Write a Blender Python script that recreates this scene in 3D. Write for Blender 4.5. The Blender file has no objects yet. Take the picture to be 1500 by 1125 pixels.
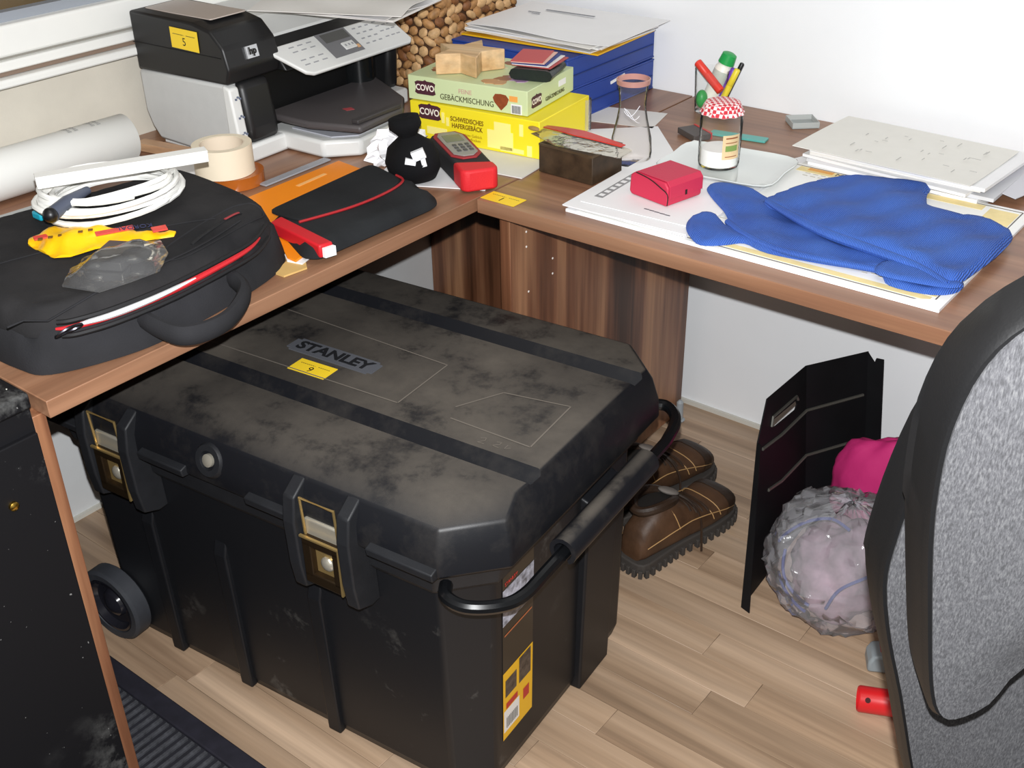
import bpy, bmesh, math, random
from mathutils import Vector, Matrix, Euler
from mathutils.geometry import delaunay_2d_cdt
random.seed(7)
SC = bpy.context.scene
COL = SC.collection
PI = math.pi

# ------------------------------------------------------------------ camera, world, lights, exposure
CAM = Vector((1.162, -1.372, 1.445))
YAW, PITCH, ROLL, FPX = 0.672498, 0.535105, -0.019262, 1672.108
fw = Vector((-math.sin(YAW)*math.cos(PITCH), math.cos(YAW)*math.cos(PITCH), -math.sin(PITCH)))
r0 = Vector((math.cos(YAW), math.sin(YAW), 0)); u0 = r0.cross(fw)
rt = r0*math.cos(ROLL) + u0*math.sin(ROLL); up = -r0*math.sin(ROLL) + u0*math.cos(ROLL)
cd = bpy.data.cameras.new('camera'); cd.sensor_width = 36; cd.lens = FPX/1500*36; cd.clip_start = .05
cam = bpy.data.objects.new('camera', cd); COL.objects.link(cam)
cam.matrix_world = Matrix(((rt.x, up.x, -fw.x, CAM.x), (rt.y, up.y, -fw.y, CAM.y), (rt.z, up.z, -fw.z, CAM.z), (0, 0, 0, 1)))
SC.camera = cam

w = bpy.data.worlds.new('room_ambient'); SC.world = w; w.use_nodes = True
w.node_tree.nodes['Background'].inputs[0].default_value = (1, 0.97, 0.93, 1)
w.node_tree.nodes['Background'].inputs[1].default_value = 0.30

FLASH_UP, FLASH_SIDE = 0.058, 0.0
fl = bpy.data.lights.new('camera_flash', 'SPOT'); fl.energy = 180; fl.shadow_soft_size = 0.007
fl.spot_size = math.radians(95); fl.spot_blend = 0.5; fl.color = (0.98, 0.99, 1.0)
flo = bpy.data.objects.new('camera_flash', fl); COL.objects.link(flo)
flo.matrix_world = cam.matrix_world.copy()
flo.location = CAM + up*FLASH_UP + rt*FLASH_SIDE
cl = bpy.data.lights.new('ceiling_tube_light', 'AREA'); cl.shape = 'RECTANGLE'; cl.size = 1.5; cl.size_y = .5; cl.energy = 9
cl.color = (1, 0.95, 0.88)
clo = bpy.data.objects.new('ceiling_tube_light', cl); COL.objects.link(clo); clo.location = (0.6, -0.9, 2.6)

SC.view_settings.view_transform = 'Standard'; SC.view_settings.look = 'None'
SC.view_settings.exposure = 0.0; SC.view_settings.gamma = 1.0; SC.view_settings.use_curve_mapping = False

# ------------------------------------------------------------------ materials
MATS = {}
def srgb(h):
    if isinstance(h, str):
        c = [int(h[i:i+2], 16)/255 for i in (0, 2, 4)]
        return tuple(x/12.92 if x <= .04045 else ((x+.055)/1.055)**2.4 for x in c)
    return tuple(h)
def base(name):
    m = bpy.data.materials.new(name); m.use_nodes = True
    nt = m.node_tree; b = nt.nodes['Principled BSDF']
    return m, nt, b
def node(nt, t, **kw):
    n = nt.nodes.new(t)
    for k, v in kw.items():
        if k in n.inputs: n.inputs[k].default_value = v
        else: setattr(n, k, v)
    return n
def ramp(nt, fac, stops):
    r = nt.nodes.new('ShaderNodeValToRGB')
    while len(r.color_ramp.elements) < len(stops): r.color_ramp.elements.new(.5)
    for e, (p, c) in zip(r.color_ramp.elements, stops):
        e.position = p; e.color = (*srgb(c), 1) if not isinstance(c, float) else (c, c, c, 1)
    nt.links.new(fac, r.inputs[0]); return r.outputs[0]
def mix(nt, fac, a, b):
    m = nt.nodes.new('ShaderNodeMix'); m.data_type = 'RGBA'
    for s, v in ((m.inputs[0], fac), (m.inputs[6], a), (m.inputs[7], b)):
        if hasattr(v, 'links'): nt.links.new(v, s)
        elif isinstance(v, (int, float)): s.default_value = v
        else: s.default_value = (*srgb(v), 1)
    return m.outputs[2]
def coords(nt, scale=(1, 1, 1), kind='Object', rot=(0, 0, 0)):
    t = nt.nodes.new('ShaderNodeTexCoord'); mp = nt.nodes.new('ShaderNodeMapping')
    mp.inputs['Scale'].default_value = scale; mp.inputs['Rotation'].default_value = rot
    nt.links.new(t.outputs[kind], mp.inputs[0]); return mp.outputs[0]
def noise(nt, vec, scale, detail=3, rough=.5, out='Fac'):
    n = nt.nodes.new('ShaderNodeTexNoise'); n.inputs['Scale'].default_value = scale
    n.inputs['Detail'].default_value = detail; n.inputs['Roughness'].default_value = rough
    nt.links.new(vec, n.inputs['Vector']); return n.outputs[out]
def bump(nt, b, h, strength=.2, dist=.002):
    n = nt.nodes.new('ShaderNodeBump'); n.inputs['Strength'].default_value = strength
    n.inputs['Distance'].default_value = dist
    nt.links.new(h, n.inputs['Height']); nt.links.new(n.outputs[0], b.inputs['Normal'])
def M(name, col, rough=.5, metal=0, var=0, vscale=30, bmp=0, bscale=200, spec=.5, alpha=1, trans=0, ior=1.45, coat=0):
    if name in MATS: return MATS[name]
    m, nt, b = base(name)
    c = srgb(col)
    b.inputs['Base Color'].default_value = (*c, 1)
    b.inputs['Roughness'].default_value = rough; b.inputs['Metallic'].default_value = metal
    b.inputs['Specular IOR Level'].default_value = spec; b.inputs['IOR'].default_value = ior
    b.inputs['Transmission Weight'].default_value = trans; b.inputs['Alpha'].default_value = alpha
    b.inputs['Coat Weight'].default_value = coat
    v = coords(nt) if (var or bmp) else None
    if var:
        n = noise(nt, v, vscale, 4, .6)
        d = tuple(x*(1-var) for x in c); l = tuple(min(1, x*(1+var)) for x in c)
        nt.links.new(ramp(nt, n, [(.3, d), (.7, l)]), b.inputs['Base Color'])
    if bmp: bump(nt, b, noise(nt, v, bscale, 3), bmp)
    MATS[name] = m; return m
def thin_film(name, col, opacity, gloss=.25, rough=.08):
    """clear plastic film or thin glass: mostly see-through, with gloss"""
    if name in MATS: return MATS[name]
    m, nt, b = base(name); nt.nodes.remove(b)
    out = nt.nodes['Material Output']
    tr = node(nt, 'ShaderNodeBsdfTransparent'); tr.inputs[0].default_value = (*srgb(col), 1)
    df = node(nt, 'ShaderNodeBsdfDiffuse'); df.inputs[0].default_value = (.75, .75, .77, 1)
    gl = node(nt, 'ShaderNodeBsdfGlossy'); gl.inputs['Roughness'].default_value = rough
    v = coords(nt); bm_ = nt.nodes.new('ShaderNodeBump'); bm_.inputs['Strength'].default_value = .35; bm_.inputs['Distance'].default_value = .004
    nt.links.new(noise(nt, v, 45, 3), bm_.inputs['Height']); nt.links.new(bm_.outputs[0], gl.inputs['Normal'])
    m1 = nt.nodes.new('ShaderNodeMixShader'); m1.inputs[0].default_value = opacity
    nt.links.new(tr.outputs[0], m1.inputs[1]); nt.links.new(df.outputs[0], m1.inputs[2])
    fr = nt.nodes.new('ShaderNodeLayerWeight'); fr.inputs[0].default_value = gloss
    m2 = nt.nodes.new('ShaderNodeMixShader'); nt.links.new(fr.outputs['Fresnel'], m2.inputs[0])
    nt.links.new(m1.outputs[0], m2.inputs[1]); nt.links.new(gl.outputs[0], m2.inputs[2])
    nt.links.new(m2.outputs[0], out.inputs[0]); MATS[name] = m; return m
def wood(name, axis, dark, mid, light, streak=9, rough=.38, warp=1.0, fine=70):
    """walnut style grain running along one object axis"""
    if name in MATS: return MATS[name]
    m, nt, b = base(name)
    s = [streak]*3; s[axis] = streak*.055
    f = [fine]*3; f[axis] = fine*.03
    inf = nt.nodes.new('ShaderNodeObjectInfo')
    add = nt.nodes.new('ShaderNodeVectorMath'); add.operation = 'ADD'
    sc = nt.nodes.new('ShaderNodeVectorMath'); sc.operation = 'SCALE'; sc.inputs['Scale'].default_value = 37
    comb = nt.nodes.new('ShaderNodeCombineXYZ')
    for i in range(3): nt.links.new(inf.outputs['Random'], comb.inputs[i])
    nt.links.new(comb.outputs[0], sc.inputs[0])
    t = nt.nodes.new('ShaderNodeTexCoord')
    nt.links.new(t.outputs['Object'], add.inputs[0]); nt.links.new(sc.outputs[0], add.inputs[1])
    def mp(s):
        n = nt.nodes.new('ShaderNodeMapping'); n.inputs['Scale'].default_value = s
        nt.links.new(add.outputs[0], n.inputs[0]); return n.outputs[0]
    n1 = noise(nt, mp(s), 1, 5, .55); n2 = noise(nt, mp(f), 1, 4, .6)
    c1 = ramp(nt, n1, [(.30, dark), (.47, mid), (.66, light)])
    c2 = ramp(nt, n2, [(.3, .62), (.7, 1.0)])
    mx = nt.nodes.new('ShaderNodeMix'); mx.data_type = 'RGBA'; mx.blend_type = 'MULTIPLY'; mx.inputs[0].default_value = .8
    nt.links.new(c1, mx.inputs[6]); nt.links.new(c2, mx.inputs[7])
    nt.links.new(mx.outputs[2], b.inputs['Base Color']); b.inputs['Roughness'].default_value = rough
    bump(nt, b, n2, .06, .001); MATS[name] = m; return m

# ------------------------------------------------------------------ mesh building
class MB:
    def __init__(s): s.v = []; s.f = []; s.m = []
    def add(s, vs, fs, mi=0):
        o = len(s.v); s.v += [tuple(x) for x in vs]; s.f += [tuple(i+o for i in f) for f in fs]; s.m += [mi]*len(fs); return s
    def box(s, c, size, rz=0, mi=0, rot=None):
        x, y, z = (d/2 for d in size)
        R = (rot if rot is not None else Euler((0, 0, rz))).to_matrix()
        vs = [Vector(c) + R @ Vector((a*x, b_*y, d*z)) for d in (-1, 1) for b_ in (-1, 1) for a in (-1, 1)]
        return s.add(vs, [(0, 2, 3, 1), (4, 5, 7, 6), (0, 1, 5, 4), (2, 6, 7, 3), (0, 4, 6, 2), (1, 3, 7, 5)], mi)
    def prism(s, poly, z0, z1, mi=0, top=None):
        n = len(poly); top = top or poly
        if sum(poly[i][0]*poly[(i+1) % n][1]-poly[(i+1) % n][0]*poly[i][1] for i in range(n)) < 0: poly = poly[::-1]; top = top[::-1]
        vs = [(x, y, z0) for x, y in poly] + [(x, y, z1) for x, y in top]
        fs = [tuple(range(n-1, -1, -1)), tuple(range(n, 2*n))] + [(i, (i+1) % n, n+(i+1) % n, n+i) for i in range(n)]
        return s.add(vs, fs, mi)
    def sideprism(s, poly, axis, a0, a1, mi=0):
        """poly in the two axes other than `axis`, extruded along it"""
        t = MB().prism(poly, a0, a1)
        if axis == 0: vs = [(z, x, y) for x, y, z in t.v]; return s.add(vs, t.f, mi)
        vs = [(x, z, y) for x, y, z in t.v]
        return s.add(vs, [f[::-1] for f in t.f], mi)
    def loops(s, L, cap0=True, cap1=True, mi=0, closed=False):
        n = len(L[0]); vs = [p for l in L for p in l]; fs = []
        m = len(L)
        for k in range(m if closed else m-1):
            a, b_ = k*n, ((k+1) % m)*n
            fs += [(a+i, a+(i+1) % n, b_+(i+1) % n, b_+i) for i in range(n)]
        if not closed:
            if cap0: fs.append(tuple(range(n-1, -1, -1)))
            if cap1: fs.append(tuple(range((m-1)*n, m*n)))
        return s.add(vs, fs, mi)
    def lathe(s, prof, n=32, c=(0, 0, 0), mi=0, cap0=True, cap1=True, R=None):
        L = []
        for r, z in prof:
            l = [Vector((r*math.cos(2*PI*i/n), r*math.sin(2*PI*i/n), z)) for i in range(n)]
            L.append([Vector(c) + (R @ p if R else p) for p in l])
        return s.loops(L, cap0, cap1, mi)
    def tube(s, path, r, n=8, closed=False, mi=0, flat=1.0):
        P = [Vector(p) for p in path]; m = len(P); L = []; prev = None
        for i in range(m):
            a = P[(i-1) % m] if closed or i else P[0]; b_ = P[(i+1) % m] if closed or i < m-1 else P[-1]
            t = (b_-a).normalized()
            if prev is None:
                u = t.cross(Vector((0, 0, 1)))
                if u.length < 1e-3: u = Vector((1, 0, 0))
            else: u = prev - t*prev.dot(t)
            u.normalize(); prev = u; v_ = t.cross(u)
            rr = r[i] if isinstance(r, (list, tuple)) else r
            L.append([P[i] + u*rr*math.cos(2*PI*k/n) + v_*rr*flat*math.sin(2*PI*k/n) for k in range(n)])
        return s.loops(L, True, True, mi, closed)
    def ell(s, c, r, nu=12, nv=8, mi=0, R=None):
        L = []
        for j in range(1, nv):
            ph = -PI/2+PI*j/nv
            l = [Vector((r[0]*math.cos(ph)*math.cos(2*PI*i/nu), r[1]*math.cos(ph)*math.sin(2*PI*i/nu), r[2]*math.sin(ph))) for i in range(nu)]
            L.append([Vector(c)+(R @ p if R else p) for p in l])
        return s.loops(L, True, True, mi)
    def grid(s, fn, nu, nv, mi=0):
        vs = [fn(i/nu, j/nv) for j in range(nv+1) for i in range(nu+1)]
        fs = [(j*(nu+1)+i, j*(nu+1)+i+1, (j+1)*(nu+1)+i+1, (j+1)*(nu+1)+i) for j in range(nv) for i in range(nu)]
        return s.add(vs, fs, mi)
    def quad(s, a, b_, c, d, mi=0): return s.add([a, b_, c, d], [(0, 1, 2, 3)], mi)
    def build(s, name, mats, parent=None, smooth=False, bevel=0, seg=2, world=False, angle=35, solid=0, kind=None, label=None):
        me = bpy.data.meshes.new(name)
        vs = s.v
        if world and parent is not None:
            rt_ = parent
            while '_m' not in rt_: rt_ = rt_.parent
            inv = rt_['_m']; inv = Matrix([inv[i*4:i*4+4] for i in range(4)]).inverted()
            vs = [inv @ Vector(p) for p in s.v]
        me.from_pydata([tuple(p) for p in vs], [], s.f)
        if not isinstance(mats, (list, tuple)): mats = [mats]
        for m_ in mats: me.materials.append(m_)
        me.polygons.foreach_set('material_index', s.m)
        bm = bmesh.new(); bm.from_mesh(me)
        bmesh.ops.recalc_face_normals(bm, faces=bm.faces)
        if solid:
            bmesh.ops.solidify(bm, geom=bm.faces[:], thickness=solid)
        if bevel:
            es = [e for e in bm.edges if len(e.link_faces) == 2 and e.calc_face_angle(0) > math.radians(30)]
            ret = bmesh.ops.bevel(bm, geom=es, offset=bevel, segments=seg, profile=.5, affect='EDGES', clamp_overlap=True)
            for f_ in bm.faces: f_.smooth = False
            for f_ in ret['faces']: f_.smooth = True
        bm.to_mesh(me); bm.free()
        if smooth:
            for p_ in me.polygons: p_.use_smooth = True
            me.set_sharp_from_angle(angle=math.radians(angle))
        o = bpy.data.objects.new(name, me); COL.objects.link(o)
        if parent is not None: o.parent = parent
        if kind: o['kind'] = kind
        if label: o['label'] = label
        return o
def thing(name, label, cat, loc=(0, 0, 0), rz=0, group=None, kind=None):
    o = bpy.data.objects.new(name, None); COL.objects.link(o); o.empty_display_size = .05
    o.location = loc; o.rotation_euler = (0, 0, rz)
    m = Matrix.Translation(loc) @ Matrix.Rotation(rz, 4, 'Z')
    o['_m'] = [x for row in m for x in row]
    tag(o, label, cat, group, kind); return o
def tag(o, label=None, cat=None, group=None, kind=None):
    for k, v in (('label', label), ('category', cat), ('group', group), ('kind', kind)):
        if v: o[k] = v
    return o
def struct(name, mb, mat, **kw):
    o = mb.build(name, mat, **kw); o['kind'] = 'structure'; return o
def sub(mb, name, mat, part, **kw):
    """a sub-part below a part that has the same axes as its thing"""
    return mb.build(name, mat, part, **kw)
FONT = None
def text(name, s, size, loc, rot, mat, parent, depth=.0003, align='CENTER', sx=1, space=1, bold=0):
    cu = bpy.data.curves.new(name, 'FONT'); cu.body = s; cu.size = size; cu.align_x = align; cu.align_y = 'CENTER'
    cu.extrude = depth; cu.space_character = space; cu.resolution_u = 3; cu.offset = bold
    t = bpy.data.objects.new(name, cu); COL.objects.link(t)
    bpy.context.view_layer.update()
    me = bpy.data.meshes.new_from_object(t.evaluated_get(bpy.context.evaluated_depsgraph_get()))
    bpy.data.objects.remove(t); me.name = name
    R = (rot if isinstance(rot, Matrix) else Euler(rot).to_matrix())
    for v in me.vertices: v.co = R @ Vector((v.co.x*sx, v.co.y, v.co.z)) + Vector(loc)
    me.materials.clear(); me.materials.append(mat)
    for p_ in me.polygons: p_.material_index = 0
    o = bpy.data.objects.new(name, me); COL.objects.link(o); o.parent = parent; return o
def frame(xdir, ydir):
    x = Vector(xdir).normalized(); y = Vector(ydir); y = (y-x*y.dot(x)).normalized(); z = x.cross(y)
    return Matrix(((x.x, y.x, z.x), (x.y, y.y, z.y), (x.z, y.z, z.z)))
def inpoly(x, y, P):
    r = False; n = len(P)
    for i in range(n):
        x1, y1 = P[i]; x2, y2 = P[(i+1) % n]
        if (y1 > y) != (y2 > y) and x < (x2-x1)*(y-y1)/(y2-y1)+x1: r = not r
    return r
def edist(x, y, P):
    d = 9; n = len(P)
    for i in range(n):
        x1, y1 = P[i]; x2, y2 = P[(i+1) % n]; dx, dy = x2-x1, y2-y1
        t = max(0, min(1, ((x-x1)*dx+(y-y1)*dy)/(dx*dx+dy*dy+1e-12)))
        d = min(d, math.hypot(x-x1-t*dx, y-y1-t*dy))
    return d
def spline(P, n=6, closed=True):
    out = []; m = len(P)
    for i in range(m if closed else m-1):
        g = (lambda k: P[k % m]) if closed else (lambda k: P[max(0, min(m-1, k))])
        p0, p1, p2, p3 = (Vector(g(i+k)) for k in (-1, 0, 1, 2))
        for k in range(n):
            t = k/n
            out.append(tuple(.5*((2*p1)+(p2-p0)*t+(2*p0-5*p1+4*p2-p3)*t*t+(3*p1-p0-3*p2+p3)*t**3)))
    if not closed: out.append(tuple(P[-1]))
    return out
def mound(mb, outline, step, ztop, zbot, mi=0):
    """closed solid over a polygon: ztop(x,y,d) above, zbot(x,y,d) below, d = distance to the edge"""
    n = len(outline)
    if sum(outline[i][0]*outline[(i+1) % n][1]-outline[(i+1) % n][0]*outline[i][1] for i in range(n)) < 0: outline = outline[::-1]
    B = []
    for i in range(n):
        a, b_ = outline[i], outline[(i+1) % n]; k = max(1, int(math.hypot(b_[0]-a[0], b_[1]-a[1])/step))
        B += [(a[0]+(b_[0]-a[0])*j/k, a[1]+(b_[1]-a[1])*j/k) for j in range(k)]
    pts = list(B); xs = [p[0] for p in B]; ys = [p[1] for p in B]
    y = min(ys); row = 0
    while y < max(ys):
        x = min(xs) + (step/2 if row % 2 else 0)
        while x < max(xs):
            if inpoly(x, y, B) and edist(x, y, outline) > step*.45: pts.append((x, y))
            x += step
        y += step*.87; row += 1
    V, _, F, *_r = delaunay_2d_cdt([Vector(p) for p in pts], [], [list(range(len(B)))], 1, 1e-6)
    V = [tuple(v) for v in V]; D = [edist(x, y, outline) for x, y in V]
    nb = len(V)
    top = [(x, y, ztop(x, y, d)) for (x, y), d in zip(V, D)]; bot = [(x, y, zbot(x, y, d)) for (x, y), d in zip(V, D)]
    cnt = {}
    for f in F:
        for i in range(len(f)):
            e = (f[i], f[(i+1) % len(f)]); cnt[e] = 1
    fs = [tuple(f) for f in F] + [tuple(i+nb for i in reversed(f)) for f in F]
    for (a, b_) in cnt:
        if (b_, a) not in cnt: fs.append((b_, a, a+nb, b_+nb))
    return mb.add(top+bot, fs, mi)
def rrect(x0, y0, x1, y1, r, n=4):
    P = []
    for cx, cy, a in ((x1-r, y0+r, -90), (x1-r, y1-r, 0), (x0+r, y1-r, 90), (x0+r, y0+r, 180)):
        P += [(cx+r*math.cos(math.radians(a+90*k/n)), cy+r*math.sin(math.radians(a+90*k/n))) for k in range(n+1)]
    return P
def crect(hx, hy, c, z, cx=0, cy=0):
    P = [(hx-c, -hy), (hx, -hy+c), (hx, hy-c), (hx-c, hy), (-hx+c, hy), (-hx, hy-c), (-hx, -hy+c), (-hx+c, -hy)]
    return [(x+cx, y+cy, z) for x, y in P]

# ------------------------------------------------------------------ the setting
W, D, T = 0.718, 0.75, 0.74
white_wall = M('white_wall_paint', 'ECEEF0', .6, var=.015, vscale=6, bmp=.08, bscale=300)
beige_wall = M('dusty_wall_paint', 'D2CCBF', .7, var=.06, vscale=7, bmp=.1, bscale=250)
grey_wall = M('grey_white_wall_paint', 'D5D6D6', .7, var=.03, vscale=9, bmp=.1, bscale=250)
struct('wall_right', MB().box((.7, W+.06, 1.3), (3.2, .12, 2.6)), white_wall)
wl = struct('wall_left', MB().box((-D-.06, -.8, .36), (.12, 3.04, .72)).box((-D-.06, -.8, .81), (.12, 3.04, .18), mi=1)
            .box((-D-.06, -.8, 2.3), (.12, 3.04, .6), mi=1).box((-D-.06, .55, 1.45), (.12, .3, 1.1), mi=1), [grey_wall, beige_wall])
struct('baseboard_right', MB().box((.7, W-.004, .005), (3, .008, .01)), M('sealant', 'C9C6BC', .6))
struct('baseboard_left', MB().box((-D+.0045, -.8, .004), (.009, 3, .008)), M('sealant', 'C9C6BC', .6))
sub_mat = M('floor_gap', '4A3A2C', .8)
floor = struct('floor', MB().box((.6, -.75, -.03), (3.2, 2.95, .04)), sub_mat)
pl_mat = wood('oak_laminate', 0, '8D735C', 'B3977C', 'CAAE93', streak=13, rough=.42, fine=60)
nt = pl_mat.node_tree
b = nt.nodes['Principled BSDF']; src = b.inputs['Base Color'].links[0].from_socket
oi = nt.nodes.new('ShaderNodeObjectInfo')
tint = ramp(nt, oi.outputs['Random'], [(0, .84), (.5, .97), (1, 1.08)])
mm = nt.nodes.new('ShaderNodeMix'); mm.data_type = 'RGBA'; mm.blend_type = 'MULTIPLY'; mm.inputs[0].default_value = 1
nt.links.new(src, mm.inputs[6]); nt.links.new(tint, mm.inputs[7]); nt.links.new(mm.outputs[2], b.inputs['Base Color'])
rnd = random.Random(3)
PW = .066; y = -1.06; row = 0; cache = {}
while y < W-.01:
    x = -D - rnd.random()*.35
    while x < 1.5:
        ln = rnd.choice((.42, .55, .70)); x1 = x+ln
        a, c = max(x, -D), min(x1, 1.62)
        wdt = min(PW, W-y)
        if c-a > .05:
            key = (round(c-a, 3), round(wdt, 3))
            if key in cache:
                o = cache[key].copy(); COL.objects.link(o)
            else:
                o = MB().box((0, 0, -.004), (c-a-.0006, wdt-.0005, .008)).build('plank', pl_mat, floor, bevel=.0005, seg=1); cache[key] = o
            o.location = ((a+c)/2, y+wdt/2, 0)
        x = x1
    y += PW; row += 1
# window on the left wall
wf = M('window_frame_white', 'E6E6E2', .35, var=.03, vscale=5)
w1 = thing('window_1', 'white framed window above the left desk with dark brown reflections painted on its pane', 'window', (-D, -.9, .9), kind='structure')
del w1['category']
MB().box((-.735, -.9, .9095), (.07, 2.6, .015)).build('window_sill', wf, w1, world=True, bevel=.004)
MB().box((-.745, -.9, .9215), (.05, 2.6, .007)).build('sill_joint', M('window_joint_brown', '7D6A5C', .7), w1, world=True)
MB().box((-.742, -.9, .9335), (.05, 2.6, .017)).build('window_frame', wf, w1, world=True, bevel=.003)
MB().box((-.758, -.9, .944), (.05, 2.6, .006)).build('frame_joint', M('window_joint_grey', '8C8880', .7), w1, world=True)
MB().box((-.748, -.9, .972), (.045, 2.6, .052)).box((-.748, .36, 1.25), (.045, .08, .55)).build('sash', wf, w1, world=True, bevel=.005)
MB().box((-.762, -.9, 1.006), (.03, 2.55, .016)).build('gasket', M('gasket_grey', '8F949C', .5), w1, world=True)
MB().box((-.772, -.9, 1.4), (.006, 2.55, .8)).build('pane', M('painted_reflection_glass', '5E4F38', .12, var=.25, vscale=3), w1, world=True)  # mottled brown puts reflections and the dark outside into the pane colour

# ------------------------------------------------------------------ desks
tw_y = wood('walnut_along_y', 1, '7E5743', '92694F', 'A67C60', streak=22, rough=.36)
tw_x = wood('walnut_along_x', 0, '7E5743', '92694F', 'A67C60', streak=22, rough=.36)
tw_z = wood('walnut_upright', 2, '452919', '80533A', 'B58460', streak=17, rough=.40)
under = M('desk_underside', '3A2A22', .7)
TH = .024
YL = -.805
ld = thing('left_desk', 'walnut desk under the window holding the printer and laptop bag', 'desk', (-.38, 0, 0), group='walnut desks of the corner')
MB().box((-.3755, (YL+W-.003)/2, T-TH/2), (.747, W-.003-YL, TH)).build('desk_top', tw_y, ld, world=True, bevel=.0012)
MB().box((-.385, W-.016, (T-TH)/2), (.725, .022, T-TH)).build('side_panel', tw_z, ld, world=True, bevel=.001)
MB().box((-.380, YL-.0035, (T-TH+.013)/2), (.716, .018, T-TH-.013)).build('side_panel', tw_z, ld, world=True, bevel=.001)
rd = thing('right_desk', 'walnut desk along the white wall holding the desk pad and blue cloth', 'desk', (.9, .36, 0), group='walnut desks of the corner')
MB().box((.887, (W-.003)/2, T-TH/2), (1.77, W-.003, TH)).build('desk_top', tw_x, rd, world=True, bevel=.0012)
sp = MB().box((.038, .345, (T-TH+.008)/2), (.022, .635, T-TH-.008)).build('side_panel', tw_z, rd, world=True, bevel=.001)
MB().box((1.74, .345, (T-TH+.008)/2), (.022, .635, T-TH-.008)).build('side_panel', tw_z, rd, world=True, bevel=.001)
MB().lathe([(.012, 0), (.014, .004), (.009, .006), (.008, .05), (.003, .056)], 14, (.062, .635, 0)).build('levelling_foot', M('grey_plastic', '9DA3A6', .4), rd, world=True, smooth=True)
plug = M('white_plug', 'E9E2DA', .5)
for (yy, zz) in ((.073, .668), (.073, .640), (.078, .552), (.150, .590), (.150, .560), (.215, .634)):
    MB().ell((.0492, yy, zz), (.0012, .0022, .0022), 8, 6).build('screw_cap', plug, rd, world=True, smooth=True)
yel = M('yellow_label_paper', 'F2CE2E', .5)
ink = M('black_ink', '15130F', .6)
def sticker(parent, c, xd, yd, num, w_=.07, h_=.036):
    """auction lot label: yellow slip with a line of tiny print and a number; axes in the thing's local space"""
    R = frame(xd, yd); c = Vector(c)
    mb = MB(); t = .0006
    for d in (0, t): pass
    P = [c+R @ Vector((a*w_/2, b_*h_/2, d)) for d in (0, t) for b_ in (-1, 1) for a in (-1, 1)]
    mb.add(P, [(0, 2, 3, 1), (4, 5, 7, 6), (0, 1, 5, 4), (2, 6, 7, 3), (0, 4, 6, 2), (1, 3, 7, 5)])
    s = mb.build('lot_label', yel, parent, label='yellow lot label with printed number')
    text('number', num, .0200, c+R @ Vector((-.001, -.005, t)), R, ink, s, .0002)
    ln = MB()
    for k in range(15):
        if k in (8,): continue
        a = -w_*.40+k*w_*.054
        hh = .0015 if k != 7 else .0006
        Q = [c+R @ Vector((x, y_, t+.0001)) for x, y_ in ((a, h_*.2-hh/2), (a+w_*.04, h_*.2-hh/2), (a+w_*.04, h_*.2+hh/2), (a, h_*.2+hh/2))]
        ln.quad(*Q)
    ln.build('fine_print', M('grey_ink', '4A4424', .6), s, kind='stuff')
def loc(o, p):
    m = Matrix([list(o['_m'])[i*4:i*4+4] for i in range(4)]).inverted()
    return m @ Vector(p)
sticker(rd, loc(rd, (.038, .026, T+.0003)), (1, 0, 0), (0, 1, 0), '1')

# ------------------------------------------------------------------ black wheeled tool chest
ANG = math.radians(5.5)
def tb_world(u, v):
    return (.385+u*math.cos(ANG)-v*math.sin(ANG), -.497+u*math.sin(ANG)+v*math.cos(ANG))
tx, ty = tb_world(-.405, .245)
tb = thing('tool_chest', 'large black plastic wheeled tool chest with dusty lid half under the desk', 'tool chest', (tx, ty, 0), ANG)
def dusty(name, amount):
    m, nt, b = base(name)
    g = nt.nodes.new('ShaderNodeNewGeometry'); sp_ = nt.nodes.new('ShaderNodeSeparateXYZ'); nt.links.new(g.outputs['Normal'], sp_.inputs[0])
    upm = nt.nodes.new('ShaderNodeMapRange'); upm.inputs[1].default_value = .80; upm.inputs[2].default_value = .99
    nt.links.new(sp_.outputs[2], upm.inputs[0])
    v = coords(nt); n1 = noise(nt, v, 10, 7, .68); n2 = noise(nt, v, 2.6, 3, .5)
    k1 = ramp(nt, n1, [(.36, .12), (.48, .75), (.66, 1.0)]); k2 = ramp(nt, n2, [(.30, .45), (.6, 1.0)])
    mu = nt.nodes.new('ShaderNodeMath'); mu.operation = 'MULTIPLY'; nt.links.new(k1, mu.inputs[0]); nt.links.new(k2, mu.inputs[1])
    mu2 = nt.nodes.new('ShaderNodeMath'); mu2.operation = 'MULTIPLY'; nt.links.new(mu.outputs[0], mu2.inputs[0]); nt.links.new(upm.outputs[0], mu2.inputs[1])
    # faint dust on steep sides
    k3 = ramp(nt, n1, [(.5, 0.0), (.78, .2)])
    ad = nt.nodes.new('ShaderNodeMath'); ad.operation = 'MAXIMUM'; nt.links.new(mu2.outputs[0], ad.inputs[0]); nt.links.new(k3, ad.inputs[1])
    sc_ = nt.nodes.new('ShaderNodeMath'); sc_.operation = 'MULTIPLY'; nt.links.new(ad.outputs[0], sc_.inputs[0]); sc_.inputs[1].default_value = amount
    nt.links.new(mix(nt, sc_.outputs[0], '15161A', '665F56'), b.inputs['Base Color'])
    nt.links.new(ramp(nt, sc_.outputs[0], [(0, .42), (1, .95)]), b.inputs['Roughness'])
    b.inputs['Specular IOR Level'].default_value = .35
    bump(nt, b, noise(nt, v, 900, 2), .15, .0006); return m
lid_m = dusty('dusty_black_plastic', .80)
blk = M('black_plastic', '17181B', .42, var=.12, vscale=20, bmp=.12, bscale=900, spec=.32)
rimm = M('black_plastic_rim', '1F2023', .5, var=.15, vscale=25, bmp=.12, bscale=900, spec=.35)
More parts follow.
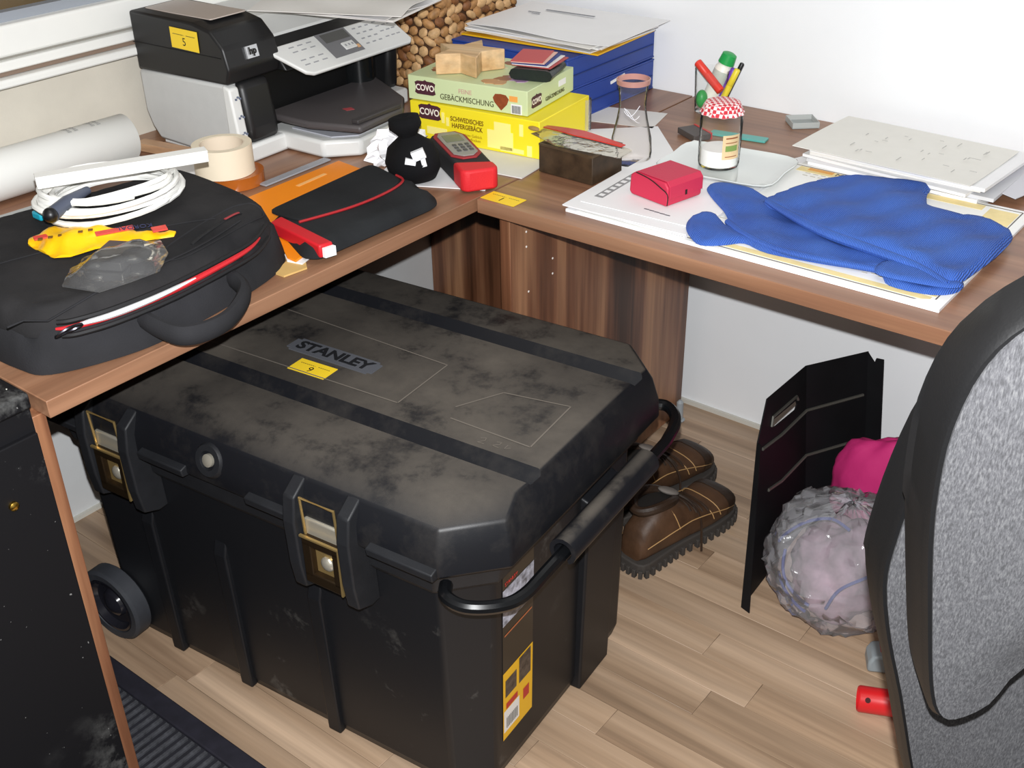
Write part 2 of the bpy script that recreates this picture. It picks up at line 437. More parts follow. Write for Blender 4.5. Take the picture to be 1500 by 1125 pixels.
def scuffed(name, col, mark, lo_, hi_, sc_=9):
    m, nt, b = base(name); v = coords(nt)
    n1 = noise(nt, v, sc_, 6, .7); n2 = noise(nt, v, 2.4, 3)
    mu = nt.nodes.new('ShaderNodeMath'); mu.operation = 'MULTIPLY'
    nt.links.new(ramp(nt, n1, [(lo_, 0.0), (hi_, 1.0)]), mu.inputs[0]); nt.links.new(ramp(nt, n2, [(.46, 0.0), (.62, .6)]), mu.inputs[1])
    nt.links.new(mix(nt, mu.outputs[0], col, mark), b.inputs['Base Color']); b.inputs['Roughness'].default_value = .42; b.inputs['Specular IOR Level'].default_value = .32
    bump(nt, b, noise(nt, v, 900, 2), .12, .0008); return m
tubm = scuffed('scuffed_black_plastic', '16171A', '6A6864', .60, .74, 14)
# body: chamfered tub, slightly tapered
body = MB().loops([crect(.400, .238, .05, .006, cy=.004), crect(.406, .246, .05, .03, cy=.004), crect(.414, .254, .055, .42), crect(.414, .254, .055, .44)])
bo = body.build('tub', tubm, tb, bevel=.006)
rim = MB().loops([crect(.418, .258, .062, .415), crect(.428, .268, .064, .43), crect(.436, .274, .066, .472), crect(.43, .268, .066, .478)])
rim.build('rim', rimm, tb, bevel=.003)
for xx in (-.235, -.07, .125):       # upright ribs of the front and back
    for s in (-1, 1):
        MB().add(*(lambda m_: (m_.v, m_.f))(MB().sideprism([(s*.236, 0.012), (s*.250, .012), (s*.258, .30), (s*.248, .335), (s*.24, .335)], 0, xx-.013, xx+.013))).build('rib', blk, tb, bevel=.003)
for s in (-1, 1):                     # broad pilaster on each end
    MB().add(*(lambda m_: (m_.v, m_.f))(MB().sideprism([(s*.39, .003), (s*.417, .003), (s*.428, .40), (s*.40, .41)], 1, .045, .145))).build('end_pilaster', blk, tb, bevel=.004)
# lid with two V grooves
lid = MB().loops([crect(.455, .285, .07, .472), crect(.457, .287, .07, .478), crect(.455, .286, .07, .508), crect(.446, .274, .064, .544), crect(.436, .248, .060, .5615, cy=.016)])
lo = lid.build('lid', lid_m, tb, bevel=.004)
cut = MB()
for yc in (-.129, .171):
    a, bb = -.442, .442
    vs = [(a-.01, yc-.027, .57), (a-.01, yc+.027, .57), (a+.012, yc, .543), (bb+.01, yc-.027, .57), (bb+.01, yc+.027, .57), (bb-.012, yc, .543)]
    cut.add(vs, [(0, 2, 1), (3, 4, 5), (0, 3, 5, 2), (1, 2, 5, 4), (0, 1, 4, 3)])
co = cut.build('cutter', lid_m, tb)
bpy.context.view_layer.update()
md = lo.modifiers.new('b', 'BOOLEAN'); md.object = co; md.operation = 'DIFFERENCE'; md.solver = 'EXACT'
bpy.context.view_layer.update()
me = bpy.data.meshes.new_from_object(lo.evaluated_get(bpy.context.evaluated_depsgraph_get()))
lo.modifiers.clear(); lo.data = me; bpy.data.objects.remove(co)
if not me.materials: me.materials.append(lid_m)
for p_ in me.polygons: p_.use_smooth = True
me.set_sharp_from_angle(angle=math.radians(28))
# front ledges of the lid
for a, bb in ((-.435, -.30), (-.165, -.07), (.055, .155), (.275, .385)):
    MB().add(*(lambda m_: (m_.v, m_.f))(MB().sideprism([(-.27, .470), (-.296, .474), (-.298, .487), (-.275, .494)], 0, a, bb))).build('lid_ledge', rimm, tb, bevel=.002)
# name plate on the lid
PX, PY, PA, PB = -.0075, -.0135, .087, .019
pl = MB().prism([(PX-PA, PY-PB+.005), (PX-PA+.008, PY-PB+.005), (PX-PA+.008, PY-PB), (PX+PA-.008, PY-PB), (PX+PA-.008, PY-PB+.005), (PX+PA, PY-PB+.005), (PX+PA, PY+PB-.005), (PX+PA-.008, PY+PB-.005), (PX+PA-.008, PY+PB), (PX-PA+.008, PY+PB), (PX-PA+.008, PY+PB-.005), (PX-PA, PY+PB-.005)], .561, .5632)
plo = pl.build('name_plate', M('grey_plate', '54565C', .5), tb)
text('lettering', 'STANLEY', .032, (PX, PY, .5634), (0, 0, 0), M('black_letter', '1C1D20', .5), plo, .0004, sx=1.12, bold=.0012)
sticker(tb, (-.010, -.062, .5617), (1, .02, 0), (-.02, 1, 0), '9', .072, .036)
emb = M('scuffed_edge', '6A635B', .8)
def line(mb, pts, z, wd=.0011):
    for a, b_ in zip(pts, pts[1:]):
        a = Vector((*a, z)); b_ = Vector((*b_, z)); n_ = (b_-a).cross(Vector((0, 0, 1))).normalized()*wd
        mb.add([a-n_, b_-n_, b_+n_, a+n_], [(0, 1, 2, 3)])
e = MB(); line(e, [(-.30, .078), (.165, .055), (.167, -.075), (-.30, -.080)], .5625); line(e, [(.247, -.04), (.286, .030), (.392, .047), (.397, -.074), (.258, -.069)], .5625)
for pts in ([(0.325, -0.090), (0.332, -0.086), (0.334, -0.093), (0.326, -0.101), (0.337, -0.100)], [(0.350, -0.087), (0.357, -0.085), (0.357, -0.091), (0.349, -0.097), (0.360, -0.098)], [(0.368, -0.086), (0.368, -0.096), (0.375, -0.090)]): line(e, pts, .5625, .0005)
e.build('scored_outline', emb, tb, kind='stuff')
# latches
brass = M('latch_brass', 'B79C66', .38, metal=.75); chrome = M('latch_chrome', 'D0CABA', .32, metal=.7); dkm = M('latch_dark', '3A2E20', .35, metal=.7)
fin_poly = [(-.258, .530), (-.272, .545), (-.300, .525), (-.306, .485), (-.304, .41), (-.298, .368), (-.27, .356), (-.25, .356)]
for xc in (-.235, .195):
    for s in (-1, 1):
        MB().add(*(lambda m_: (m_.v, m_.f))(MB().sideprism(fin_poly, 0, xc+s*.048-.011, xc+s*.048+.011))).build('latch_guard', rimm, tb, bevel=.003)
    la = MB().box((xc, -.284, 0.4750), (.066, .014, .03)).build('latch', chrome, tb, bevel=.003)
    MB().tube([(xc-.03, -.293, 0.4640), (xc-.03, -.296, 0.5270), (xc+.03, -.296, 0.5270), (xc+.03, -.293, 0.4640)], .0022, 6).build('wire_bail', brass, la, smooth=True)
    fr_ = MB()
    for (cx, cz, sx_, sz_) in ((0, 0.4560, .07, .016), (0, 0.3910, .07, .018), (-.027, 0.4240, .016, .06), (.027, 0.4240, .016, .06)):
        fr_.box((xc+cx, -.292, cz), (sx_, .014, sz_))
    fr_.build('latch_frame', dkm, la, bevel=.002)
    MB().box((xc, -.286, 0.4240), (.042, .006, .052)).build('latch_recess', brass, la)
    MB().ell((xc+.002, -.290, 0.4210), (.012, .006, .012), 12, 8).build('keyhole_boss', chrome, la, smooth=True)
    MB().box((xc+.034, -.300, 0.4230), (.003, .004, .078)).box((xc, -.300, 0.4645), (.07, .004, .003)).build('latch_edge', brass, la)
# lock in the lid front
lk = MB().lathe([(.028, -.012), (.028, .010), (.024, .016), (.015, .016), (.013, .008)], 24, (-.02, -.272, .512), R=Euler((PI/2-.30, 0, 0)).to_matrix()).build('lock_boss', rimm, tb, smooth=True)
MB().lathe([(.011, 0), (.010, .012), (.004, .014)], 16, (-.02, -.276, .5135), R=Euler((PI/2-.30, 0, 0)).to_matrix()).build('lock_cylinder', chrome, lk, smooth=True)
# pull handle round the right end
gloss = M('black_gloss_tube', '0E0F11', .25)
path = [(.385, -.268, .452), (.40, -.288, .452), (.43, -.288, .449), (.463, -.262, .446), (.478, -.225, .443), (.480, -.15, .445), (.480, .15, .445), (.478, .21, .447), (.466, .26, .45), (.435, .285, .452), (.40, .26, .455)]
MB().tube(spline(path, 5, False), .0095, 10).build('pull_handle', gloss, tb, smooth=True)
g = MB()
gp = [(.482+.021*math.cos(math.radians(a)), .452+.021*math.sin(math.radians(a))) for a in range(-60, 241, 25)]
gi = [(.482+.014*math.cos(math.radians(a)), .452+.014*math.sin(math.radians(a))) for a in range(240, -61, -25)]
prof = gp+gi
L0 = [(x, -.13, z) for x, z in prof]; L1 = [(x, .125, z) for x, z in prof]
g.loops([L0, L1], False, False)
n2 = len(prof); k2 = len(gp)
for base_i, rev in ((0, False), (n2, True)):
    for i in range(k2-1):
        q = (base_i+i, base_i+i+1, base_i+n2-2-i, base_i+n2-1-i); g.f.append(q if rev else q[::-1]); g.m.append(0)
g.build('handle_grip', lid_m, tb, smooth=True)
# wheels
tyre = M('wheel_tyre', '33353A', .55, var=.15); hubm = M('wheel_hub', '1E1E24', .16, spec=.8)
for s in (-1, 1):
    R = Euler((PI/2, 0, 0)).to_matrix() if s < 0 else Euler((-PI/2, 0, 0)).to_matrix()
    wc = (-.368, s*.262, .072)
    wh = MB().lathe([(.054, .006), (.056, .016), (.068, .017), (.073, .012), (.073, -.014), (.068, -.018), (.02, -.018)], 36, wc, R=R, cap0=False).build('wheel', tyre, tb, smooth=True)
    MB().lathe([(.0545, .006), (.054, .015), (.050, .015), (.043, .004), (.028, .002), (.024, .010), (.014, .015), (.005, .018)], 30, wc, cap0=False, R=R).build('wheel_hub', hubm, wh, smooth=True)
MB().tube([(-.368, -.25, .072), (-.368, .25, .072)], .007, 8).build('axle', M('steel', '8C8C8C', .35, metal=1), tb)
# printed label on the right end
lab = thing  # (name kept for readability)
y0, y1 = -.178, -.095
def endx(z): return .406+(z-.03)/.39*.008+.0006
def endquad(mb, ya, yb, za, zb, off=.0, mi=0):
    ex = lambda z: endx(z)+off
    mb.add([(ex(za), ya, za), (ex(za), yb, za), (ex(zb), yb, zb), (ex(zb), ya, zb)], [(0, 1, 2, 3)], mi)
lb = MB(); endquad(lb, y0, y1, .085, .41)
lo_ = lb.build('product_label', M('label_dark', '2A241C', .3), tb, label='dark and yellow printed product label')
m_ = MB(); endquad(m_, y0, y1, .085, .225, .0003); m_.build('yellow_field', M('label_yellow', 'E8B41C', .35), lo_)
m_ = MB(); endquad(m_, y0+.006, y0+.037, .172, .207, .0006); endquad(m_, y0+.044, y0+.077, .17, .222, .0006); m_.build('photo', M('label_photo', '4A4038', .35, var=.7, vscale=90), lo_)
m_ = MB(); endquad(m_, y0+.002, y0+.045, .10, .145, .0006); m_.build('barcode_field', M('label_white', 'E6E4E0', .4), lo_)
m_ = MB()
for k in range(9): endquad(m_, y0+.009+k*.0036, y0+.009+k*.0036+.0018, .106, .128, .0009)
m_.build('barcode', ink, lo_, kind='stuff')
m_ = MB(); endquad(m_, y0+.008, y0+.04, .147, .159, .0007); endquad(m_, y0+.056, y0+.073, .125, .148, .0007); m_.build('red_badge', M('label_red', 'B7302A', .4), lo_)
m_ = MB(); endquad(m_, y0, y1, .318, .385, .0004); m_.build('picture', M('label_picture', '9A9CA8', .35, var=.8, vscale=70), lo_)
m_ = MB(); endquad(m_, y0+.004, y1-.004, .296, .299, .0004); m_.build('orange_line', M('label_orange', 'B0643C', .4), lo_)
text('brand_word', 'STANLEY', .008, (endx(.393)+.0006, y0+.022, .393), frame((0, 1, 0), (0, 0, 1)), M('label_red', 'B7302A', .4), lo_, .0002)

# ------------------------------------------------------------------ things on the left desk
def wbox(o): return o
paper = M('white_paper', 'E9E9EA', .6, var=.02, vscale=12)
paper2 = M('grey_white_paper', 'DCDAD6', .6, var=.03, vscale=10)
pr = thing('printer', 'black and white office inkjet printer with control panel', 'printer', (-.705, -.127, T), .04)
p_white = M('printer_white', 'D9DAD8', .4); p_grey = M('printer_grey', 'BFC0BF', .4, var=.03); p_blk = M('printer_black', '1B1B1C', .42); p_dark = M('printer_cavity', '0A0A0B', .5)
p_tray = M('printer_tray', '4B4748', .5)
SH = MB(); SH.sideprism([(0.012, .03), (.03, .008), (.235, .0), (.235, .141), (0, .137), (0.0, .06)], 1, 0, .03)
SH.build('side_shell', p_grey, pr, bevel=.006)
fp = MB(); fp.sideprism([(.228, .0), (.262, .0), (.258, .03), (.246, .135), (.228, .141)], 1, -.001, .022)
fp.build('front_pillar', p_white, pr, bevel=.004)
MB().box((.235, .2275, .016), (.06, .455, .032)).build('base_front', p_white, pr, bevel=.006)
icon = M('blue_grey_print', '6A7388', .6)
ic = MB()
for zc in (.118, .085, .055):
    for k in range(3): ic.box((.2535+(.118-zc)*.1+.0012, .005+k*.0045, zc+(k % 2)*.003), (.003, .003, .003))
ic.build('icons', icon, pr, kind='stuff')
tw = MB().sideprism([(0, .137), (.243, .141), (.252, .168), (.243, .205), (.215, .232), (.17, .2415), (.0, .2435)], 1, 0, .125)
two = tw.build('left_tower', p_blk, pr, bevel=.005)
MB().prism(rrect(.012, .028, .19, .112, .004), .2425, .2445).build('memory_cover', M('beige_gloss', 'B9ADA4', .3), two)
MB().box((.118, -.0008, .188), (.235, .001, .0012)).build('seam', p_dark, two)
lgp = MB().box((.2492, .060, .190), (.004, .027, .021), rot=Euler((0, -.22, 0))).build('logo_plate', M('chrome_badge', 'C9CBCE', .25, metal=.6), two)
R = frame((0, 1, 0), (-.24, 0, 1))
text('logo_letters', 'hp', .017, (.2525, .060, .192), R, ink, lgp, .0003, bold=.0006)
MB().box((.11, .24, .08), (.20, .42, .16)).build('inner_body', p_dark, pr)
MB().sideprism([(.15, .028), (.26, .03), (.262, .06), (.25, .141), (.15, .141)], 1, .022, .095).build('left_cheek', p_blk, pr, bevel=.012)
MB().sideprism([(.12, .028), (.24, .03), (.25, .14), (.12, .15)], 1, .42, .453).build('right_cheek', p_blk, pr, bevel=.01)
MB().lathe([(.03, 0), (.03, .09)], 18, (.22, .36, .05)).build('cartridge_cover', M('dark_glossy', '141617', .2), pr, smooth=True)
lidm = MB().sideprism([(0.0, .150), (0, .218), (.05, .226), (.15, .218), (.205, .195), (.225, .172), (.222, .15)], 1, .127, .455)
MB().sideprism([(.19, .140), (.262, .140), (.235, .178), (.20, .195)], 1, .125, .452).build('panel_frame', p_blk, pr, bevel=.004)
so = lidm.build('scanner_lid', p_white, pr, bevel=.005)
# tilted control panel
c0 = Vector((.265, .268, .1565)); R = frame((0, 1, 0), (-.063, 0, .040))
def on(a, b_, d=0.0): return c0+R @ Vector((a, b_, d))
def slab(mb, a0, b0, a1, b1, d0, d1):
    P = [on(a, b_, d) for d in (d0, d1) for b_ in (b0, b1) for a in (a0, a1)]
    mb.add(P, [(0, 2, 3, 1), (4, 5, 7, 6), (0, 1, 5, 4), (2, 6, 7, 3), (0, 4, 6, 2), (1, 3, 7, 5)])
cp = MB(); out = [(-.168, .036), (-.130, -.038), (-.116, -.046), (.155, -.046), (.165, -.038), (.16, .036)]
P = [on(a, b_, 0) for a, b_ in out]+[on(a, b_, .008) for a, b_ in out]; n = len(out)
cp.add(P, [tuple(range(n-1, -1, -1)), tuple(range(n, 2*n))]+[(i, (i+1) % n, n+(i+1) % n, n+i) for i in range(n)])
cpo = cp.build('control_panel', p_white, pr, bevel=.003)
m_ = MB(); slab(m_, -.045, -.03, .035, .034, .0082, .0088); m_.build('display_surround', M('display_grey', '77777A', .4), cpo)
m_ = MB(); slab(m_, -.035, .008, .03, .030, .009, .0094); m_.build('display', M('lcd', '5A5A58', .2), cpo)
m_ = MB(); slab(m_, -.008, -.02, .022, -.002, .009, .012); m_.build('navigation_key', p_white, cpo, bevel=.001)
bt = MB()
for k in range(3): slab(bt, -.004+k*.009, -.013, 0.000+k*.009, -.008, .0121, .0124)
for cx in (.05, .068, .086):
    for cy in (-.02, -.006, .008, .022): slab(bt, cx, cy, cx+.009, cy+.003, .0081, .0085)
for cx in (.108, .125, .14):
    for cy in (-.018, -.002, .012, .024): slab(bt, cx, cy, cx+.010, cy+.0025, .0081, .0085)
for cx in (-.12, -.098, -.075):
    for cy in (-.024, -.012, .01, .022): slab(bt, cx, cy, cx+.013, cy+.0025, .0081, .0085)
bt.build('key_print', M('key_print_grey', '9A9CA0', .6), cpo, kind='stuff')
m_ = MB(); slab(m_, .024, -.022, .031, -.014, .0088, .0100); m_.build('orange_key', M('orange_key', 'D9A878', .4), cpo)
tr = MB().prism([(.22, .10), (.33, .098), (.43, .13), (.42, .26), (.375, .315), (.22, .40)], .052, .066)
tro = tr.build('output_tray', p_tray, pr, bevel=.005)
m_ = MB(); m_.prism([(.33, .19), (.345, .186), (.352, .20), (.338, .205)], .0662, .0668); m_.build('red_mark', M('red_print', 'A24448', .5), tro)
m_ = MB(); m_.box((.412, .195, .070), (.016, .12, .008)); m_.build('tray_flap', M('tray_flap', '3A3738', .45), tro, bevel=.002)
pt = MB().prism([(.24, .10), (.36, .10), (.41, .150), (.40, .29), (.24, .34)], .002, .034)
pto = pt.build('paper_tray', p_white, pr, bevel=.006)
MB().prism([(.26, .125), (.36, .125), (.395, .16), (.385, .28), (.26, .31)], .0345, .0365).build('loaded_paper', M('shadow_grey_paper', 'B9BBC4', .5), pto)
R = frame((1, 0, .0), (0, 0, 1))
sticker(pr, (.148, -.0014, .21), (1, 0, -.02), (.02, 0, 1), '5', .072, .036)
MB().box((.13, .05, .002), (.2, .08, .004)).build('foot_rail', p_white, pr)
# loose papers on top of the printer
rp = random.Random(5)
def sheet(name, label, c, size, rz, z, mat=paper, th=.0012, curl=.0, cat='paper', group=None, n=6, fn=None):
    """one sheet or thin wad of paper, real thickness, optional curl of its corners"""
    t = MB(); hx, hy = size[0]/2, size[1]/2
    def f(a, b_, dz):
        x, y_ = (a-.5)*2*hx, (b_-.5)*2*hy
        q = curl*max(0, abs(a-.5)*2-.55)**2*3 + (fn(a, b_) if fn else 0)
        return (x, y_, q+dz)
    vs = [f(i/n, j/n, th) for j in range(n+1) for i in range(n+1)] + [f(i/n, j/n, 0) for j in range(n+1) for i in range(n+1)]
    k = (n+1)**2; I = lambda i, j: j*(n+1)+i
    fs = []
    for j in range(n):
        for i in range(n):
            fs.append((I(i, j), I(i+1, j), I(i+1, j+1), I(i, j+1))); fs.append((k+I(i, j), k+I(i, j+1), k+I(i+1, j+1), k+I(i+1, j)))
    for i in range(n):
        fs += [(I(i, 0), k+I(i, 0), k+I(i+1, 0), I(i+1, 0)), (I(i, n), I(i+1, n), k+I(i+1, n), k+I(i, n)),
               (I(0, i), I(0, i+1), k+I(0, i+1), k+I(0, i)), (I(n, i), k+I(n, i), k+I(n, i+1), I(n, i+1))]
    t.add(vs, fs)
    o = t.build(name, mat, None, smooth=bool(curl or fn), angle=40); o.location = (c[0], c[1], z); o.rotation_euler = (0, 0, rz)
    tag(o, label, cat, group); return o
pz = T+.2300
sheet('loose_paper', 'topmost crumpled page of the pile on the printer', (-.415, .135), (.29, .20), .42, pz+.010, paper2, .0012, 0, group='pages piled on the printer', n=10, fn=lambda a, b_: .006*math.sin(7*a+3*b_)*math.sin(5*b_)+.006)
sheet('loose_paper', 'middle creased page of the pile on the printer', (-.43, .165), (.28, .20), .20, pz+.004, paper, .0012, 0, group='pages piled on the printer', n=10, fn=lambda a, b_: .003*math.sin(6*a+2)*math.sin(6*b_)+.003)
sheet('loose_paper', 'lowest flat page of the pile on the printer', (-.43, .175), (.27, .19), .25, pz-.0005, paper2, .004, 0, group='pages piled on the printer')

# plan roll
rl = thing('paper_roll', 'thick white roll of plans lying below the window', 'paper roll', (-.64, -.45, T))
a, b_ = Vector((-.665, -.80, T+.0425)), Vector((-.645, -.215, T+.0425)); ax = (b_-a).normalized()
Rr = frame(ax.cross(Vector((0, 0, 1))), Vector((0, 0, 1)).cross(ax).cross(ax)); Rr = Matrix.Identity(3); q = Vector((0, 0, 1)).rotation_difference(ax).to_matrix()
ln = (b_-a).length
MB().lathe([(.025, .004), (.039, 0), (.042, .002), (.042, ln-.002), (.039, ln), (.025, ln-.004)], 40, a, R=q).build('roll', M('roll_paper', 'E2E2DE', .5, var=.02, vscale=8), rl, world=True, smooth=True, angle=60)
tx_ = MB()
for t0 in (.14, .47, .515):
    for k in range(9):
        an = math.radians(20+k*7)
        for s_ in (0, .012):
            pc = a+ax*(t0+s_)+q @ Vector((.0422*math.cos(an+PI*1.15), .0422*math.sin(an+PI*1.15), 0))
            n_ = (pc-a-ax*(pc-a).dot(ax)).normalized(); tdir = ax.cross(n_)
            w2, h2 = .0022, .0016 + .001*(k % 3)
            tx_.quad(*[pc+n_*.0002+ax*(i*h2)+tdir*(j*w2) for i, j in ((-1, -1), (1, -1), (1, 1), (-1, 1))])
tx_.build('faint_print', M('faint_print', 'A9A9A6', .6), rl, world=True, kind='stuff')

ws = MB().box((-.56, -.150, T+.0085), (.24, .026, .016), rz=.17).build('wooden_strip', wood('pine_strip', 0, 'A87E5C', 'BE9470', 'CFA884', streak=20), None, bevel=.001)
tag(ws, 'brown wooden strip lying between paper roll and printer', 'wood strip')
bi = thing('illustrated_leaflet', 'white leaflet with small dark drawings behind the white cable', 'leaflet', (-.57, -.235, T), .25)
MB().box((0, 0, .0012), (.26, .10, .0022)).build('page', paper, bi)
m_ = MB()
for cx, cy, rr in ((-.03, .012, .010), (-.015, .02, .006), (-.045, -.012, .007), (.02, .0, .005), (-.08, .015, .006)): m_.ell((cx, cy, .0026), (rr, rr*.7, .0006), 10, 6)
m_.build('drawing', M('dark_print', '55585C', .6), bi, smooth=True, kind='stuff')
gs = MB().box((-.555, -.62, T+.004), (.05, .44, .008), rz=-.07).build('grey_profile', M('grey_strip', 'A9ABAA', .5), None, bevel=.001)
tag(gs, 'grey flat plastic profile along the laptop bag below the paper roll', 'profile strip')
tl = thing('teal_clip', 'small teal plastic clip at the end of the white trunking', 'clip', (-.322, -.588, T+.084))
MB().box((0, 0, .006), (.022, .012, .012)).build('clip_body', M('teal_plastic', '1E9CB4', .4), tl, bevel=.003)
MB().tube([(-.008, 0, .012), (-.012, .003, .022), (-.004, .006, .027)], .0028, 6).build('clip_tab', M('navy_plastic', '2A2A5A', .4), tl, smooth=True)

# laptop bag
bag = thing('laptop_bag', 'black fabric laptop bag lying flat with open zip showing red lining', 'bag', (-.21, -.55, T))
def fabric(name, col, col2, scale=420, rough=.9):
    m, nt, b = base(name); v = coords(nt)
    n1 = noise(nt, v, scale, 2); n2 = noise(nt, v, 9, 4)
    c = mix(nt, ramp(nt, n2, [(.35, 0.0), (.7, 1.0)]), col, col2)
    nt.links.new(c, b.inputs['Base Color']); b.inputs['Roughness'].default_value = rough; b.inputs['Specular IOR Level'].default_value = .2
    bump(nt, b, n1, .35, .001); return m
bagm = fabric('black_bag_fabric', '1B1B1D', '2E2D2E', 300); bagm2 = fabric('bag_side_fabric', '212123', '2C2C2F')
o1 = spline([(-.052, -.765), (-.018, -.68), (-.012, -.60), (-.028, -.47), (-.062, -.372), (-.14, -.322), (-.335, -.305), (-.365, -.34), (-.40, -.56), (-.42, -.75), (-.40, -.785), (-.20, -.785), (-.10, -.782)], 5)
cx_, cy_ = -.21, -.56
def bz(x, y_, d): return T+.0015
def sm(x): x = max(0, min(1, x)); return x*x*(3-2*x)
low = MB(); mound(low, o1, .018, lambda x, y_, d: T+.004+.052*math.sqrt(max(0, 1-(1-min(d/.022, 1))**2)), bz)
low.build('main_compartment', bagm2, bag, world=True, smooth=True, angle=70)
o2 = [(cx_+(x-cx_)*.945-.006, cy_+(y_-cy_)*.955) for x, y_ in o1]
def btop(x, y_, d):
    z = T+.052+.030*math.sqrt(max(0, 1-(1-min(d/.028, 1))**2))
    z += .004*math.sin(14*x+5*y_)*math.sin(11*y_)*sm(d/.06)
    z -= .0035*math.exp(-((d-.034)/.004)**2)
    return z
top = MB(); mound(top, o2, .012, btop, lambda x, y_, d: T+.045)
topo = top.build('front_panel', bagm, bag, world=True, smooth=True, angle=70)
def along(P, off=0): return P
slit = [(-.072, -.385, T+.055), (-.038, -.44, T+.0575), (-.022, -.51, T+.059), (-.012, -.60, T+.0595), (-.016, -.68, T+.059), (-.030, -.728, T+.058), (-.044, -.744, T+.057)]
S = spline(slit, 6, False)
MB().tube([Vector(p)+Vector((-.010, 0, -.001)) for p in S], [.002+.004*math.sin(PI*i/(len(S)-1)) for i in range(len(S))], 8, flat=.8).build('red_lining', M('red_lining', 'C9262E', .6), bag, world=True, smooth=True)
S2 = S[int(len(S)*.42):int(len(S)*.86)]
MB().tube([Vector(p)+Vector((-.006, 0, .002)) for p in S2], [.0015+.0055*math.sin(PI*i/(len(S2)-1)) for i in range(len(S2))], 6, flat=.6).build('paper_edge', paper, bag, world=True, smooth=True)
zp = M('zip_tape', '101013', .7)
MB().tube([Vector(p)+Vector((-.004, 0, .010)) for p in S], .0032, 6).build('upper_zip', zp, bag, world=True, smooth=True)
MB().tube([Vector(p)+Vector((.0015, 0, -.007)) for p in S], .0032, 6).build('lower_zip', zp, bag, world=True, smooth=True)
hd = spline([(-.035, -.487, T+.032), (.010, -.503, T+.030), (.045, -.555, T+.026), (.052, -.60, T+.026), (.038, -.632, T+.028), (.000, -.640, T+.032), (-.026, -.640, T+.036)], 6, False)
MB().tube(hd, .0095, 10, flat=1.5).build('carry_handle', bagm2, bag, world=True, smooth=True)
# pocket zip and fabric ridges on the panel
def ribbon(name, pts, r, mat, parent, dz=.0005, closed=False):
    S_ = spline(pts, 5, closed)
    P_ = []
    for x, y_ in [p[:2] for p in S_]:
        d = edist(x, y_, o2); P_.append((x, y_, btop(x, y_, d)+dz))
    return MB().tube(P_, r, 6, closed=closed, flat=.6).build(name, mat, parent, world=True, smooth=True)
ribbon('pocket_zip', [(-.075, -.515), (-.09, -.47), (-.102, -.43), (-.108, -.40)], .0028, zp, topo)
ribbon('zip_puller', [(-.100, -.435), (-.106, -.405)], .0022, M('dull_red', '8A3034', .6), topo, .0025)
ribbon('pocket_welt', [(-.052, -.55), (-.068, -.45), (-.092, -.372), (-.13, -.372), (-.122, -.44), (-.09, -.55), (-.07, -.57)], .0016, bagm2, topo, 0, True)
ribbon('seam', [(-.06, -.80), (-.055, -.65), (-.06, -.52), (-.085, -.42)], .0020, bagm2, topo)
ribbon('seam', [(-.24, -.79), (-.21, -.62), (-.15, -.50), (-.115, -.44)], .0016, bagm2, topo)
dr = [(-.018+.0, -.765, T+.066), (-.010, -.752, T+.074), (-.012, -.735, T+.072), (-.022, -.728, T+.064), (-.028, -.745, T+.06)]
MB().tube(spline(dr, 5), .0018, 6, closed=True).build('d_ring', M('dark_metal', '3A3A40', .3, metal=.9), bag, world=True, smooth=True)

# snack packet, clear bag, cable, trunking
BT = T+.083
pk = thing('snack_packet', 'yellow foil snack packet crumpled on the laptop bag', 'snack packet', (-.19, -.59, BT))
pko = [(-.272, -.636), (-.250, -.652), (-.185, -.655), (-.170, -.640), (-.165, -.605), (-.150, -.575), (-.125, -.535), (-.112, -.515), (-.12, -.505), (-.15, -.525), (-.19, -.545), (-.235, -.57), (-.265, -.605)]
m_ = MB(); mound(m_, pko, .008, lambda x, y_, d: BT+.002+.016*sm(d/.03)+.0035*math.sin(150*x+40*y_)*math.sin(90*y_), lambda x, y_, d: BT+.0008)
pko_ = m_.build('foil', M('yellow_foil', 'F0BA12', .32, bmp=.4, bscale=60), pk, world=True, smooth=True, angle=60)
Rp = frame((-.5, -.86, 0), (.8, -.5, .45))
m_ = MB()
for k in range(6): m_.box((-.222+.007*k, -.648+.011*k, BT+.0165+.0006*k), (.006, .006, .0012), rz=.9)
m_.build('brown_print', M('brown_print', '6B4A0E', .6), pko_, world=True, kind='stuff')
text('lettering', 'KORDAL', .012, loc(pk, (-.140, -.555, BT+.0225)), frame((-.45, -.87, 0.05), (.85, -.45, -.2)), M('navy_print', '2B3050', .6), pko_, .0003)
m_ = MB(); m_.box((-.158, -.575, BT+.0195), (.012, .05, .002), rz=-.45).box((-.128, -.525, BT+.0125), (.016, .02, .002), rz=-.45).box((-.235, -.640, BT+.013), (.012, .018, .002), rz=-.4); m_.build('red_print', M('packet_red', 'D8453A', .5), pko_, world=True, kind='stuff')
cb = thing('clear_bag', 'small clear plastic bag with dark parts on the laptop bag', 'plastic bag', (-.12, -.61, BT))
film = thin_film('clear_film', 'F4F2EA', .09, .22)
cbo_ = [(-.115, -.690), (-.150, -.655), (-.165, -.61), (-.150, -.565), (-.135, -.525), (-.09, -.545), (-.052, -.588), (-.055, -.63), (-.062, -.672)]
cbo = [(x+.018, y_-.010) for x, y_ in cbo_]
m_ = MB(); mound(m_, cbo, .009, lambda x, y_, d: BT+.003+.020*sm(d/.035)+.002*math.sin(160*x)*math.sin(130*y_+2), lambda x, y_, d: BT+.0008)
m_.build('film', film, cb, world=True, smooth=True, angle=60)
m_ = MB(); m_.box((-.11, -.61, BT+.008), (.05, .07, .012), rz=.5).ell((-.085, -.595, BT+.010), (.018, .022, .009), 12, 8).ell((-.115, -.64, BT+.008), (.02, .015, .007), 12, 8); m_.build('dark_parts', M('dark_parts', '2A2C30', .35), cb, world=True, bevel=.002)
